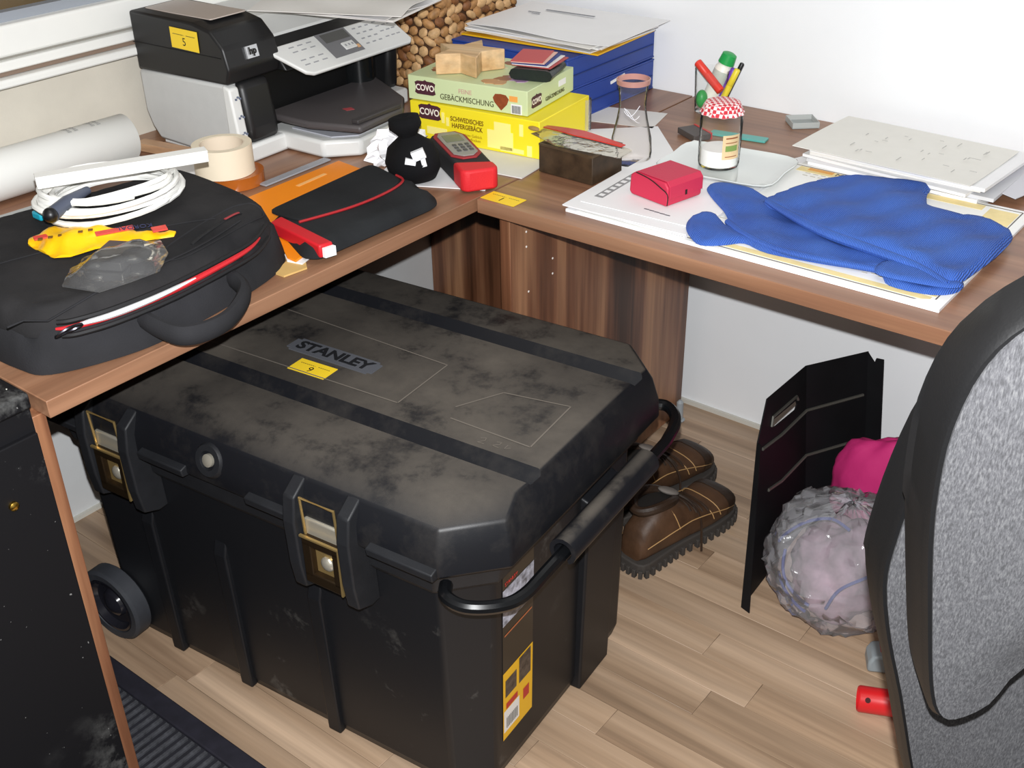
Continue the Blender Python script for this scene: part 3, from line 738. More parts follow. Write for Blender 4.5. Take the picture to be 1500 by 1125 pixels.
cab = thing('cable_coil', 'coil of thick white cable lying on the laptop bag', 'cable', (-.25, -.51, BT))
wc_ = M('white_cable', 'ECECE8', .4)
rc = random.Random(11); pts = []
for k in range(10*26):
    t = k/26*2*PI; lp = k/26
    ra, rb = .098+.012*math.sin(lp*2.1)+.004*math.sin(3*t), .098+.010*math.cos(lp*1.7)
    cx = -.262+.006*math.sin(lp*3); cy = -.505+.006*math.cos(lp*2.3)
    z = BT+.020+.0035*lp*.8+.004*math.sin(t+lp)+.003*math.sin(5*lp)
    pts.append((cx+.8*ra*math.cos(t)-.1*rb*math.sin(t), cy+.95*rb*math.sin(t)+.1*ra*math.cos(t), z))
MB().tube(pts, .0042, 7).build('cable', wc_, cab, world=True, smooth=True)
m_ = MB(); m_.tube([(-.255, -.545, BT+0.046), (-.235, -.59, BT+0.048), (-.222, -.622, BT+0.044)], [.006, .009, .010], 12); pg = m_.build('connector', M('slate_rubber', '4A5060', .5), cab, world=True, smooth=True)
MB().ell(loc(cab, (-.221, -.626, BT+0.044)), (.0105, .0105, .0105), 14, 10).build('connector_tip', M('black_rubber', '121214', .4), pg, smooth=True)
db = thing('cable_trunking', 'straight white plastic trunking bar resting on the cable coil', 'trunking', (-.22, -.5, BT), 0)
A, B_ = Vector((-.292, -.598, BT+.066)), Vector((-.186, -.385, BT+.066)); dd = (B_-A); lnb = dd.length; q = frame(dd, (0, 0, 1)); 
prf = [(-.0105, -.0085), (.0105, -.0085), (.0105, .0085), (-.0105, .0085)]
m_ = MB(); Rq = frame(dd, Vector((0, 0, 1)).cross(dd))
def bar(mb, w_, h_, l0, l1, dz=0, dy=0):
    P = [A+Rq @ Vector((l, y_+dy, z+dz)) for l in (l0, l1) for y_, z in ((-w_/2, -h_/2), (w_/2, -h_/2), (w_/2, h_/2), (-w_/2, h_/2))]
    mb.add(P, [(3, 2, 1, 0), (4, 5, 6, 7), (0, 1, 5, 4), (1, 2, 6, 5), (2, 3, 7, 6), (3, 0, 4, 7)])
bar(m_, .020, .015, 0, lnb); m_.build('channel', wc_, db, world=True, bevel=.0012)
m_ = MB(); bar(m_, .022, .003, 0, lnb, .0085); m_.build('cover', wc_, db, world=True, bevel=.0008)

# tape rolls
tp = thing('masking_tape', 'wide cream masking tape roll standing on amber tape', 'tape roll', (-.402, -.194, T+.0215))
MB().lathe([(.0385, 0), (.051, 0), (.051, .05), (.0385, .05), (.0385, 0)], 44, cap0=False, cap1=False).build('tape', M('masking_tape_cream', 'E6DAC2', .6, var=.02), tp, smooth=True, angle=50)
MB().lathe([(.0365, .0005), (.0384, .0005), (.0384, .0495), (.0365, .0495), (.0365, .0005)], 44, cap0=False, cap1=False).build('core', M('card_core', 'DCCDB8', .7), tp, smooth=True, angle=50)
ta = thing('amber_tape', 'amber packing tape roll under the masking tape', 'tape roll', (-.394, -.183, T))
MB().lathe([(.038, .0005), (.052, .0005), (.052, .021), (.038, .021), (.038, .0005)], 44, cap0=False, cap1=False).build('tape', M('amber_tape', 'A65A20', .2, var=.1, coat=.3), ta, smooth=True, angle=50)
MB().lathe([(.036, .0005), (.0379, .0005), (.0379, .0205), (.036, .0205), (.036, .0005)], 44, cap0=False, cap1=False).build('core', M('card_core', 'DCCDB8', .7), ta, smooth=True, angle=50)

# orange folder, ruler, notepad, organizer
of = thing('orange_folder', 'orange cardboard folder partly under the black organizer', 'folder', (-.17, -.19, T))
MB().prism([(-.300, -.235), (-.304, -.018), (-.235, -.026), (-.10, -.15), (-.045, -.362), (-.066, -.360), (-.14, -.314), (-.215, -.295)], T+.006, T+.0095).build('cover', M('orange_card', 'F08A12', .45), of, world=True, bevel=.0006)
MB().prism([(-.285, -.235), (-.29, -.022), (-.235, -.03), (-.10, -.15), (-.036, -.358), (-.062, -.364), (-.14, -.314), (-.205, -.296)], T+.0035, T+.006).build('pages', paper, of, world=True)
MB().box((-.272, -.115, T+.0097), (.008, .07, .0004), rz=.06).build('printed_strip', M('pale_orange', 'F6B870', .5), of, world=True)
ev = MB().prism([(-.050, -.400), (-.030, -.40), (-.024, -.36), (-.20, -.22), (-.22, -.294), (-.14, -.314), (-.066, -.362)], T+.0005, T+.0033).build('brown_envelope', M('manila', 'C9A566', .6, var=.04), None)
tag(ev, 'tan envelope peeking out under the orange folder', 'envelope')
ru = MB().box((-.340, -.09, T+.0025), (.018, .16, .003), rz=.03).build('clear_ruler', M('grey_translucent', 'A9AAB0', .25, alpha=.75), None, bevel=.001)
tag(ru, 'grey translucent ruler beside the orange folder', 'ruler')
og = thing('organizer', 'black fabric organizer with red piped flap at desk edge', 'organizer', (-.12, -.18, T), 0)
ogm = fabric('organizer_fabric', '1B1C1E', '26282A')
OB = [(-.185, -.285), (-.205, -.032), (-.165, -.026), (-.045, -.052), (-.018, -.075), (-.012, -.10), (-.018, -.34), (-.04, -.352)]
def rnd_poly(P, r=.014, n=3):
    out = []; m = len(P)
    for i in range(m):
        p0, p1, p2 = Vector(P[i-1]), Vector(P[i]), Vector(P[(i+1) % m])
        a_ = p1+(p0-p1).normalized()*min(r, (p0-p1).length*.4); c_ = p1+(p2-p1).normalized()*min(r, (p2-p1).length*.4)
        for k in range(n+1):
            t = k/n; out.append(tuple(a_*(1-t)**2+p1*2*t*(1-t)+c_*t*t))
    return out
m_ = MB(); mound(m_, rnd_poly(OB), .02, lambda x, y_, d: T+.011+.016*math.sqrt(max(0, 1-(1-min(d/.012, 1))**2)), lambda x, y_, d: T+.0098)
m_.build('case', ogm, og, world=True, smooth=True, angle=60)
FB = [(-.186, -.29), (-.204, -.036), (-.13, -.055), (-.105, -.068), (-.092, -.11), (-.092, -.20), (-.112, -.285)]
m_ = MB(); m_.prism(rnd_poly(FB, .02), T+.0272, T+.0305)
fo = m_.build('flap', ogm, og, world=True, bevel=.001)
pp = spline([(-.13, -.052), (-.102, -.066), (-.088, -.12), (-.09, -.20), (-.112, -.29)], 8, False)
MB().tube([(x, y_, T+.0295) for x, y_ in pp], .0022, 6).build('red_piping', M('red_piping', 'A32026', .5), fo, world=True, smooth=True)
m_ = MB(); m_.prism([(-.150, -.292), (-.146, -.318), (-.018, -.338), (-.012, -.315)], T+.0105, T+.0315); m_.build('red_spine', M('red_spine', 'C41E28', .45), og, world=True, bevel=.003)
m_ = MB(); m_.prism([(-.016, -.334), (-.0105, -.334), (-.006, -.316), (-.012, -.316)], T+.012, T+.027); m_.build('page_ends', paper, og, world=True)

# sheets, crumpled tissue, pouch, meter
sheet('paper_sheet', 'white sheet sticking out under the measuring device', (-.125, .045), (.20, .115), .45, T+.0006, paper, .0015)
sheet('paper_sheet', 'white sheet below the yellow biscuit box', (-.10, .165), (.20, .12), .12, T+.0006, paper2, .002)
ct = thing('crumpled_tissue', 'crumpled white paper ball beside the printer tray', 'tissue', (-.232, .062, T))
def crump(u, v):
    th = u*2*PI; ph = (v-.5)*PI; rr = 1+.22*math.sin(5*th+3*ph)+.16*math.sin(9*th-7*ph)+.1*math.sin(17*th+11*ph)
    return Vector((.05*rr*math.cos(ph)*math.cos(th)*.7, .055*rr*math.cos(ph)*math.sin(th), max(0.001, .026+.030*rr*math.sin(ph))))
MB().grid(crump, 28, 14).build('tissue', M('tissue_white', 'EDEDF0', .7), ct)
po = thing('cloth_pouch', 'black cloth drawstring pouch with torn white sticker', 'pouch', (-.137, .008, T), 0)
vel = fabric('black_velvet', '0B0B0D', '131316')
prof = [(.006, .001), (.033, .003), (.046, .020), (.049, .040), (.042, .060), (.026, .073), (.016, .081), (.020, .088), (.028, .098), (.026, .112), (.012, .116), (.004, .112)]
m_ = MB(); L = []
tilt = Euler((.12, -.10, 0)).to_matrix()
for k, (r_, z) in enumerate(prof):
    L.append([tilt @ Vector(((r_*(1+.08*math.sin(3*a+k))*math.cos(a)), r_*(1+.08*math.sin(2*a+k*.7))*math.sin(a)*.95, z)) for a in [2*PI*i/28 for i in range(28)]])
low = min(p.z for l in L for p in l); L = [[p-Vector((0, 0, low-.0005)) for p in l] for l in L]
m_.loops(L); m_.build('pouch_body', vel, po, smooth=True, angle=70)
stk = M('torn_white_sticker', 'EDEFF2', .5)
nrm = Vector((1.162+.155, -1.372-.03, .60)).normalized()
Rn = frame(Vector((0, 0, 1)).cross(nrm), Vector((0, 0, 1)))
m_ = MB()
for cx, cy, w_, h_, an in ((.004, .008, .022, .016, .35), (-.010, -.003, .018, .010, -.2), (.012, -.004, .008, .016, .2)):
    ca, sa = math.cos(an), math.sin(an)
    P = [Vector((.031, -.034, .054))+Rn @ Vector((cx+(i*w_/2)*ca-(j*h_/2)*sa, cy+(i*w_/2)*sa+(j*h_/2)*ca, d)) for d in (-.006, .0035) for i, j in ((-1, -1), (1, -1), (1, 1), (-1, 1))]
    m_.add(P, [(3, 2, 1, 0), (4, 5, 6, 7), (0, 1, 5, 4), (1, 2, 6, 5), (2, 3, 7, 6), (3, 0, 4, 7)])
m_.build('torn_sticker', stk, po)
me_ = thing('measuring_device', 'black and red handheld laser measuring device in pouch', 'measuring device', (-.10, .085, T+.002), 0)
du = Vector((.84, -.54, 0)); dv = Vector((.54, .84, 0))
def mp_(a, b_): v_ = Vector((-.098, .083, 0))+du*a*1.12+dv*b_*1.14; return (v_.x, v_.y)
body_ = [mp_(a, b_) for a, b_ in ((-.095, -.022), (-.08, -.030), (.085, -.027), (.092, -.02), (.092, .022), (.085, .028), (-.07, .030), (-.095, .02))]
MB().prism(body_, T+.0025, T+.040).build('case', M('black_nylon', '1C1C1F', .7, bmp=.3, bscale=500), me_, world=True, bevel=.006)
MB().prism([mp_(a, b_) for a, b_ in ((.045, -.0285), (.086, -.0285), (.0935, -.021), (.0935, .023), (.086, .0295), (.062, .0295))], T+.003, T+.0412).build('red_end', M('red_nylon', 'D1232B', .6, bmp=.2, bscale=400), me_, world=True, bevel=.005)
MB().prism([mp_(a, b_) for a, b_ in ((-.092, -.018), (-.075, -.025), (.02, -.024), (.038, -.01), (.038, .012), (.02, .025), (-.07, .026), (-.092, .016))], T+.0395, T+.0425).build('red_trim', M('red_trim', '9A2A30', .6), me_, world=True, bevel=.001)
fc = MB().prism([mp_(a, b_) for a, b_ in ((-.085, -.014), (-.07, -.020), (.018, -.019), (.032, -.007), (.032, .009), (.018, .020), (-.066, .021), (-.085, .012))], T+.0425, T+.0445).build('face_plate', M('grey_face', '8E8B88', .35), me_, world=True, bevel=.0008)
MB().prism([mp_(a, b_) for a, b_ in ((-.07, -.013), (-.035, -.014), (-.035, .015), (-.068, .015))], T+.0446, T+.0450).build('screen', M('lcd_green', '6C6E60', .2), fc, world=True)
m_ = MB()
for i in range(3):
    for j in range(3): m_.prism([mp_(-.022+i*.013+a, -.010+j*.010+b_) for a, b_ in ((0, 0), (.008, 0), (.008, .006), (0, .006))], T+.0446, T+.0456)
m_.build('keys', M('key_dark', '4A4A4C', .5), fc, world=True, kind='stuff')

# ------------------------------------------------------------------ things around the desk corner
def cut_boolean(o, mbs, mat):
    for mb in mbs:
        c = mb.build('cutter', mat, None); c.matrix_world = o.matrix_world.copy() if o.parent is None else (o.parent.matrix_basis.copy())
        bpy.context.view_layer.update()
        md = o.modifiers.new('b', 'BOOLEAN'); md.object = c; md.operation = 'DIFFERENCE'; md.solver = 'EXACT'
        bpy.context.view_layer.update()
        me = bpy.data.meshes.new_from_object(o.evaluated_get(bpy.context.evaluated_depsgraph_get()))
        o.modifiers.clear(); o.data = me; bpy.data.objects.remove(c)
    return o
# woven basket
bk = thing('wicker_basket', 'woven brown water hyacinth basket between printer and binders', 'basket', (-.56, .55, T))
wk = M('wicker', 'A67A4C', .6, var=.4, vscale=60, bmp=.4, bscale=150)
MB().loops([[(x, y_, z) for x, y_ in rrect(-.115, -.14, .115, .14, .03)] for z in (.001, .26)], True, False).loops([[(x, y_, z) for x, y_ in rrect(-.105, -.13, .105, .13, .025)][::-1] for z in (.004, .26)], True, False).build('liner', M('wicker_dark', '4A301C', .8), bk)
bw = MB(); per = rrect(-.118, -.143, .118, .143, .03, 5); rb = random.Random(2)
SP = []
for i in range(len(per)):
    a_, c_ = Vector(per[i]), Vector(per[(i+1) % len(per)]); k = max(1, int((c_-a_).length/.003))
    SP += [a_+(c_-a_)*j/k for j in range(k)]
tot = len(SP)
cells = 40
for row in range(14):
    for k in range(cells):
        f = ((k+(.5 if row % 2 else 0))/cells*tot) % tot; i = int(f)
        p0 = SP[i]; t_ = (SP[(i+2) % tot]-SP[i-2]).normalized()
        if p0.x < -.09 and abs(p0.y) < .11: continue          # the side against the wall
        th_ = math.atan2(t_.y, t_.x)+0
        R_ = Euler((rb.uniform(-.2, .2), (.5 if row % 2 else -.5)+rb.uniform(-.15, .15), th_)).to_matrix()
        bw.ell((p0.x+rb.uniform(-.002, .002), p0.y+rb.uniform(-.002, .002), .0135+row*.019+rb.uniform(-.001, .002)), (.0150*rb.uniform(.8, 1.15), .0075*rb.uniform(.7, 1.2), .0105*rb.uniform(.75, 1.1)), 8, 6, R=R_, mi=rb.choice((0, 0, 1, 1, 2)))
bw.build('weave', [wk, M('wicker_light', 'C9A273', .6, var=.25, vscale=80), M('wicker_brown', '7A4E2C', .6, var=.3, vscale=80)], bk, smooth=True, kind='stuff')
MB().tube([(x, y_, .262) for x, y_ in rrect(-.112, -.137, .112, .137, .03)], .009, 8, closed=True).build('basket_rim', wk, bk, smooth=True)

# two blue box files and the papers on them
blue = M('blue_file', '24408F', .45, var=.04)
for k, lb_ in enumerate(('lower of two dark blue box files by the wall', 'upper of two dark blue box files by the wall')):
    f_ = thing('box_file', lb_, 'file', (-.245, .558, T+.0005+k*.0645), .0 if k else -.015, group='blue box files stacked by the wall')
    MB().box((0, 0, .002), (.29, .315, .004)).build('base_cover', blue, f_, bevel=.0015)
    MB().box((0, 0, .061), (.29, .315, .004)).build('lid_cover', blue, f_, bevel=.0015)
    MB().box((.1425, 0, .0315), (.004, .311, .055)).box((0, .1545, .0315), (.286, .004, .055)).box((0, -.1545, .0315), (.286, .004, .055)).box((-.1425, 0, .0315), (.004, .311, .055)).build('side_walls', blue, f_, bevel=.001)
    if k == 0:
        MB().box((.1455, .02, .052), (.0014, .05, .006), rot=Euler((.12, 0, 0))).build('paper_corner', paper, f_)
    MB().box((.146, 0, .0285), (.0016, .30, .0025)).build('ridge', M('blue_dark', '1C3270', .5), f_)
zt = T+.1295
sheet('folder', 'yellow folder sticking out below the papers on the blue files', (-.235, .555), (.325, .225), .06, zt, M('yellow_card', 'E3AE14', .5), .003, cat='folder', n=2)
st = [('fanned white page', .32, .226, -.03, .003), ('cream page', .315, .222, .09, .007), ('white page with curled edge', .322, .226, .03, .010), ('grey white page', .318, .225, -.06, .013)]
for i, (n_, a_, b2, rz_, dz) in enumerate(st):
    sheet('document', n_+' in the pile on the blue files, '+('lowest', 'second from bottom', 'third from bottom', 'fourth from bottom')[i], (-.235+.004*i, .562-.003*i), (a_, b2), rz_, zt+.0008+dz*1.15, (paper2, M('cream_paper', 'E4D9C4', .6), paper, paper2)[i], .0026, group='papers piled on the blue files', n=8, fn=lambda a, b_, i=i: .0004*math.sin(5*a+i*2)*math.sin(4*b_+i))
tpz = zt+.0225
td = thing('top_document', 'printed letter on top of the pile on the blue files', 'document', (-.215, .562, tpz), .04)
m_ = MB(); m_.grid(lambda a, b_: ((a-.5)*.34, (b_-.5)*.24, .003*math.sin(6*a)*(1-b_)+.001), 12, 8); m_.build('page', paper, td, smooth=True, solid=.0008)
m_ = MB(); m_.box((-.03, .055, .0042), (.12, .006, .0006)).box((-.10, .025, .0042), (.03, .004, .0006)).box((-.09, .015, .0042), (.02, .003, .0006)); m_.build('printed_lines', M('print_grey', '7C7E84', .6), td, kind='stuff')

# biscuit boxes
plum = M('plum_badge', '4A2430', .5); cream = M('cream_print', 'F2E9DC', .5)
def badge(parent, c, R, s):
    m_ = MB(); out = [(-.024, -.010), (-.018, -.013), (.018, -.013), (.024, -.010), (.021, 0), (.024, .010), (.018, .013), (.004, .0135), (0, .016), (-.004, .0135), (-.018, .013), (-.024, .010), (-.021, 0)]
    P = [Vector(c)+R @ Vector((x*s, y_*s, d)) for d in (-.0004, .0004) for x, y_ in out]; n = len(out)
    m_.add(P, [tuple(range(n-1, -1, -1)), tuple(range(n, 2*n))]+[(i, (i+1) % n, n+(i+1) % n, n+i) for i in range(n)])
    o = m_.build('brand_badge', plum, parent)
    text('lettering', 'COVO', .017*s, Vector(c)+R @ Vector((0, 0, .0005)), R, cream, o, .0002, bold=.0003, sx=.85)
yb = thing('biscuit_box', 'yellow biscuit box with windmill print under the green box', 'box', (-.304, .176, T+.003), .115, group='biscuit boxes')
ybm = M('yellow_box_card', 'F0DC28', .4); pale = M('pale_yellow_print', 'F8EC8C', .4)
YW, YD, YH = .283, .187, .069
bodyo = MB().box((YW/2, YD/2, YH/2), (YW, YD, YH)).build('carton', ybm, yb, bevel=.0015)
RF = frame((1, 0, 0), (0, 0, 1)); RS = frame((0, 1, 0), (0, 0, 1))
badge(yb, (.045, -.0004, .052), RF, 1.05)
text('title', 'SCHWEDISCHES\nHAFERGEBÄCK', .0125, (.128, -.0004, .041), RF, M('brown_title', '7A5A10', .5), yb, .0003, bold=.0002, sx=.8)
text('subtitle', 'knuspriges Gebäck\nmit Haferflocken', .0075, (.132, -.0004, .017), RF, M('ochre_print', 'A8881C', .5), yb, .0002)
m_ = MB()
for x, z, w_, h_ in ((.20, .023, .055, .034), (.205, .048, .035, .016), (.225, .008, .05, .008), (.262, .012, .010, .02), (.075, .046, .006, .02), (.085, .04, .006, .016), (.06, .018, .045, .014), (.245, .048, .008, .022)):
    m_.box((x, -.0003, z), (w_, .0008, h_))
m_.build('windmill_print', pale, yb, kind='stuff')
m_ = MB().grid(lambda a, b_: (YW-.006+.012*math.sin(PI*a)+.001, YD-.02+.03*a, .004+(YH-.01)*b_), 8, 4); m_.build('torn_film', thin_film('wrap_film', 'FFFFFF', .12, .3), yb, smooth=True, solid=.0004)
gbx = thing('biscuit_box', 'pale green biscuit assortment box on top of the yellow box', 'box', (-.309, .180, T+.0735), .150, group='biscuit boxes')
gm = M('green_box_card', 'C9D6A6', .4)
GW, GD, GH = .255, .182, .045
MB().box((GW/2, GD/2, GH/2), (GW, GD, GH)).build('carton', gm, gbx, bevel=.0012)
badge(gbx, (.038, -.0004, .024), RF, .95)
text('title', 'GEBÄCKMISCHUNG', .0150, (.128, -.0004, .0125), RF, M('olive_title', '4C4A2A', .5), gbx, .0003, sx=.86)
text('subtitle', 'FEINE', .0115, (.125, -.0004, .0275), RF, M('rose_print', 'C59A90', .5), gbx, .0003)
badge(gbx, (GW+.0004, .034, .020), RS, .8)
text('title', 'GEBÄCKMISCHUNG', .0105, (GW+.0004, .106, .0125), RS, M('olive_title', '4C4A2A', .5), gbx, .0003, sx=.8)
MB().box((GW+.0002, .135, .028), (.0008, .028, .011)).build('white_tab', paper, gbx)
m_ = MB(); hp_ = [(.2, .034), (.189, .033), (.184, .026), (.187, .018), (.201, .004), (.213, .016), (.217, .026), (.211, .033)]
m_.sideprism(hp_, 1, -.0008, .0002); m_.build('chocolate_heart', M('chocolate', '8A4526', .4, var=.2, vscale=120), gbx)
MB().box((.2265, -.0003, .028), (.017, .0008, .010)).build('orange_disc', M('orange_print', 'E8A050', .5), gbx)
MB().box((.2325, -.0003, .010), (.022, .0008, .018)).build('barcode_field', paper, gbx)
m_ = MB()
for k in range(7): m_.box((.2245+k*.0026, -.0009, .0095), (.0013, .0006, .014))
m_.build('barcode', ink, gbx, kind='stuff')
m_ = MB(); rq = random.Random(8)
for k in range(22):
    m_.prism([(x*.5+px_, y_*.5+py_) for px_, py_ in [(rq.uniform(.03, GW-.03), rq.uniform(.015, GD-.02))] for x, y_ in [(rq.uniform(.02, .04)*math.cos(a), rq.uniform(.02, .035)*math.sin(a)) for a in [i*2*PI/7 for i in range(7)]]], GH-.0002, GH+.0002+.00005*k, mi=k % 4)
m_.build('biscuit_print', [M('bp1', 'B98A5E', .35), M('bp2', '8C5638', .35), M('bp3', 'D8C7A0', .35), M('bp4', '9A7AA0', .35)], gbx, kind='stuff')
# wooden star, wallet with slips
zg = T+.0735+.0456
ws_ = thing('wooden_star', 'thick pale wooden star lying on the green biscuit box', 'wooden star', (-.238, .272, zg), .25)
pinew = wood('pine', 0, 'C79A66', 'D9B281', 'E6C69A', streak=30, rough=.55)
m_ = MB().prism([((.070 if k % 2 == 0 else .034)*math.cos(k*PI/5+.35), (.070 if k % 2 == 0 else .034)*math.sin(k*PI/5+.35)) for k in range(10)], .0, .038)
m_.build('star', pinew, ws_, bevel=.0015)
wl_ = thing('wallet', 'black wallet stuffed with paper slips on the green box', 'wallet', (-.105, .318, zg), .30)
MB().sideprism([(-.045, .004), (-.040, .0005), (.040, .0005), (.045, .004)], 1, -.04, .05)
ow = [(-.042, .011), (-.038, .003), (-.030, .0005), (.030, .0005), (.038, .003), (.042, .011), (.038, .0185), (.030, .021), (-.030, .021), (-.038, .0185)]
MB().loops([[(x, yy, z) for x, z in ow] for yy in (-.048, -.044)] + [[(x*(1-.1*k), -.044+.09*k, .0005+(z-.0005)*(1-.25*k)) for x, z in ow] for k in (.5, 1)]).build('wallet_body', M('black_leather', '1D2422', .35, bmp=.3, bscale=200), wl_, smooth=True, angle=50)
for i, c_ in enumerate(('B04A48', 'E6E2E0', '2E3E80', 'E4B8A8', 'C05050')):
    MB().box((.0-.004*i, .008, .0215+i*.0022+.0008), (.076-.004*i, .085, .0014), rz=.04*(i-2)).build('paper_slip', M('slip%d' % i, c_, .6), wl_)

# drinking glass, dark box, plastic sleeve
glassm = thin_film('thin_glass', 'FDFBFA', .03, .1, .05)
gl = thing('drinking_glass', 'waisted empty drinking glass with pinkish rim', 'glass', (.112, .300, T+.0012))
prof = [(.030, 0), (.035, .003), (.037, .02), (.035, .045), (.028, .075), (.0235, .10), (.0245, .125), (.0285, .148)]
MB().lathe(prof, 40, cap0=True, cap1=False).build('glass_body', glassm, gl, smooth=True, angle=60)
MB().lathe([(.0272, .140), (.0292, .141), (.0300, .149), (.0278, .150), (.0272, .140)], 40, cap0=False, cap1=False).build('rim_band', M('salmon_glass', 'C9968A', .15, alpha=.75), gl, smooth=True)
m_ = MB()
for k in range(3): m_.tube([(.0255*math.cos(a), .0255*math.sin(a), .09+.012*math.sin(3*a+k)+k*.006) for a in [-1.6+i*.1 for i in range(12)]], .0007, 5)
m_.build('etched_script', M('frost', 'D9D9DE', .6), gl, smooth=True, kind='stuff')
dk = thing('dark_box', 'small dark brown rusty box below the clear sleeve', 'box', (.068, .206, T), -.03)
dkm2 = M('dark_patina', '3A2C1E', .5, var=.45, vscale=40)
MB().box((0, 0, .025), (.116, .088, .048)).build('box_body', dkm2, dk, bevel=.0015)
for (c_, s_) in (((0, -.0425, .051), (.116, .003, .004)), ((0, .0425, .051), (.116, .003, .004)), ((-.0565, 0, .051), (.003, .082, .004)), ((.0565, 0, .051), (.003, .082, .004))):
    MB().box(c_, s_).build('box_edge', M('dark_edge', '4A3C2C', .4, var=.3), dk)
sv = thing('plastic_sleeve', 'clear plastic sleeve with red insert on dark box', 'sleeve', (.065, .20, T+.054), -.05)
svo = [(-.095, -.012), (-.09, .02), (.10, .022), (.105, -.020), (-.02, -.036)]
m_ = MB(); mound(m_, svo, .01, lambda x, y_, d: .0022+.010*sm(d/.02)+.0015*math.sin(90*x), lambda x, y_, d: .0002)
m_.build('film', thin_film('sleeve_film', 'FAF8F0', .07, .07), sv, smooth=True, angle=60)
m_ = MB(); m_.grid(lambda a, b_: (-.075+.17*a, .004-.012*math.sin(PI*a)+.030*(b_-.5)*(1-.6*abs(2*a-1)), .014+.008*math.sin(PI*a)), 14, 3); m_.build('red_insert', M('red_gloss', 'C42A1C', .25), sv, smooth=True, solid=.0015)
MB().ell((-.098, .0, .006), (.013, .006, .004), 10, 7).build('cord_end', M('tan_clip', 'A08050', .4), sv, smooth=True)
# sheets under the glass
sheet('paper_sheet', 'white sheet under the drinking glass', (.055, .335), (.21, .25), .75, T+.0003, paper, .0008)
sheet('paper_sheet', 'white sheet in front of the blue box files', (-.045, .51), (.16, .10), .25, T+.0003, paper2, .0008)

# ------------------------------------------------------------------ right desk
pad = thing('desk_pad', 'large white desk calendar pad with yellow print', 'desk pad', (.46, .25, T))
MB().box((.46, .2485, T+.0028), (.612, .413, .005)).build('pad_block', M('pad_white', 'EDEEF0', .5), pad, world=True)
MB().prism([(.152, .030), (.175, .044), (.76, .044), (.765, .05), (.765, .45), (.152, .455)][1:], T+.0053, T+.0058).build('top_page', M('pad_page', 'EFEFEC', .5), pad, world=True)
lnm = M('pad_line', '5A5248', .5)
m_ = MB(); m_.box((.463, .054, T+.0060), (.575, .0018, .0004)).box((.7515, .25, T+.0060), (.0018, .39, .0004)).box((.556, .4445, T+.0060), (.39, .0018, .0004)); m_.build('border_line', lnm, pad, world=True, kind='stuff')
ylw = M('pad_yellow', 'EBD79A', .5, var=.1, vscale=30)
MB().box((.48, .0655, T+.00595), (.53, .014, .0003)).build('yellow_strip', ylw, pad, world=True)
MB().box((.7265, .255, T+.00595), (.045, .36, .0003)).build('yellow_column', ylw, pad, world=True)
MB().box((.535, .4305, T+.00595), (.32, .022, .0003)).build('yellow_header', ylw, pad, world=True)
MB().box((.415, .435, T+.0063), (.045, .012, .0003)).build('orange_block', M('pad_orange', 'E0A048', .5), pad, world=True)
text('header_word', 'MITT', .018, loc(pad, (.462, .433, T+.0063)), (0, 0, 0), M('pad_dark', '3A3434', .5), pad, .0002)
m_ = MB()
for k in range(14): m_.box((.40+.014*(k % 7), .415-.012*(k//7), T+.0061), (.009, .0022, .0003))
for k in range(8): m_.box((.64+.012*k, .092+.004*(k % 2), T+.0061), (.008, .002, .0003))
for k in range(30): m_.box((.20+.03*(k % 10), .09+.03*(k//10)+.004*math.sin(k), T+.0061), (.012, .0014, .0003))
m_.build('fine_print', M('pad_fine', 'B9B2A4', .6), pad, world=True, kind='stuff')
m_ = MB(); m_.grid(lambda a, b_: (.722+.038*a, .048+.026*b_*a-.004*a, T+.0063+.001*math.sin(PI*a)*b_), 6, 6); m_.build('turned_corner', paper, pad, world=True, smooth=True, solid=.0005)
for k in range(4):   # loose sheets lying on the left part of the pad
    sheet('note_sheet', ('lowest', 'second lowest', 'second highest', 'topmost')[k]+' of the white sheets fanned on the pad below the red case', (.262-.003*k, .185-.002*k+.004*(k % 2)), (.225, .27), -.012+.018*k, T+.0062+.0011*k, paper, .0008, group='sheets on the desk pad')
gh = thing('printed_note', 'white note with grey lettered strip along its left edge', 'note', (.265, .20, T+.0108), .05)
MB().box((0, 0, .0005), (.215, .25, .0008)).build('page', paper, gh)
m_ = MB().box((-.092, -.03, .0011), (.016, .13, .0003)); m_.build('grey_strip', M('strip_grey', '8F8F90', .6), gh)
m_ = MB()
for k in range(7): m_.box((-.092, -.083+.0177*k, .0014), (.009, .009, .0003))
m_.build('strip_letters', paper, gh, kind='stuff')
m_ = MB()
for k in range(5): m_.box((.0+.010*k, -.098-.0012*k, .0011), (.009, .0028, .0003))
m_.build('small_print', M('note_print', '55565E', .6), gh, kind='stuff')

rc_ = thing('red_case', 'small red zipped leather case on the note sheets', 'case', (.262, .168, T+.0122), -.22)
redm = M('red_leather', 'C22C4A', .55, bmp=.2, bscale=350)
rp_ = [(-.045, .006), (-.040, .0008), (.038, .0008), (.041, .005), (.041, .032), (.034, .040), (-.033, .041), (-.043, .034)]
MB().loops([[(x, yy, z) for x, z in rp_] for yy in (-.036, .044)]).build('case_body', redm, rc_, bevel=.004)
MB().sideprism([(-.030, .0412), (.036, .041), (.0425, .034), (.0425, .014), (.0438, .014), (.0438, .035), (.037, .0425), (-.030, .0426)], 1, -.034, .043).build('flap', redm, rc_, bevel=.0008)
MB().box((.0442, .004, .018), (.0008, .004, .008)).build('snap_slot', ink, rc_)
MB().tube(spline([(-.03, -.0365, .041), (.0, -.0368, .038), (.025, -.0368, .030), (.0412, -.0368, .022), (.0418, -.0368, .004)], 5, False), .0009, 6).build('zip_gap', ink, rc_, smooth=True)

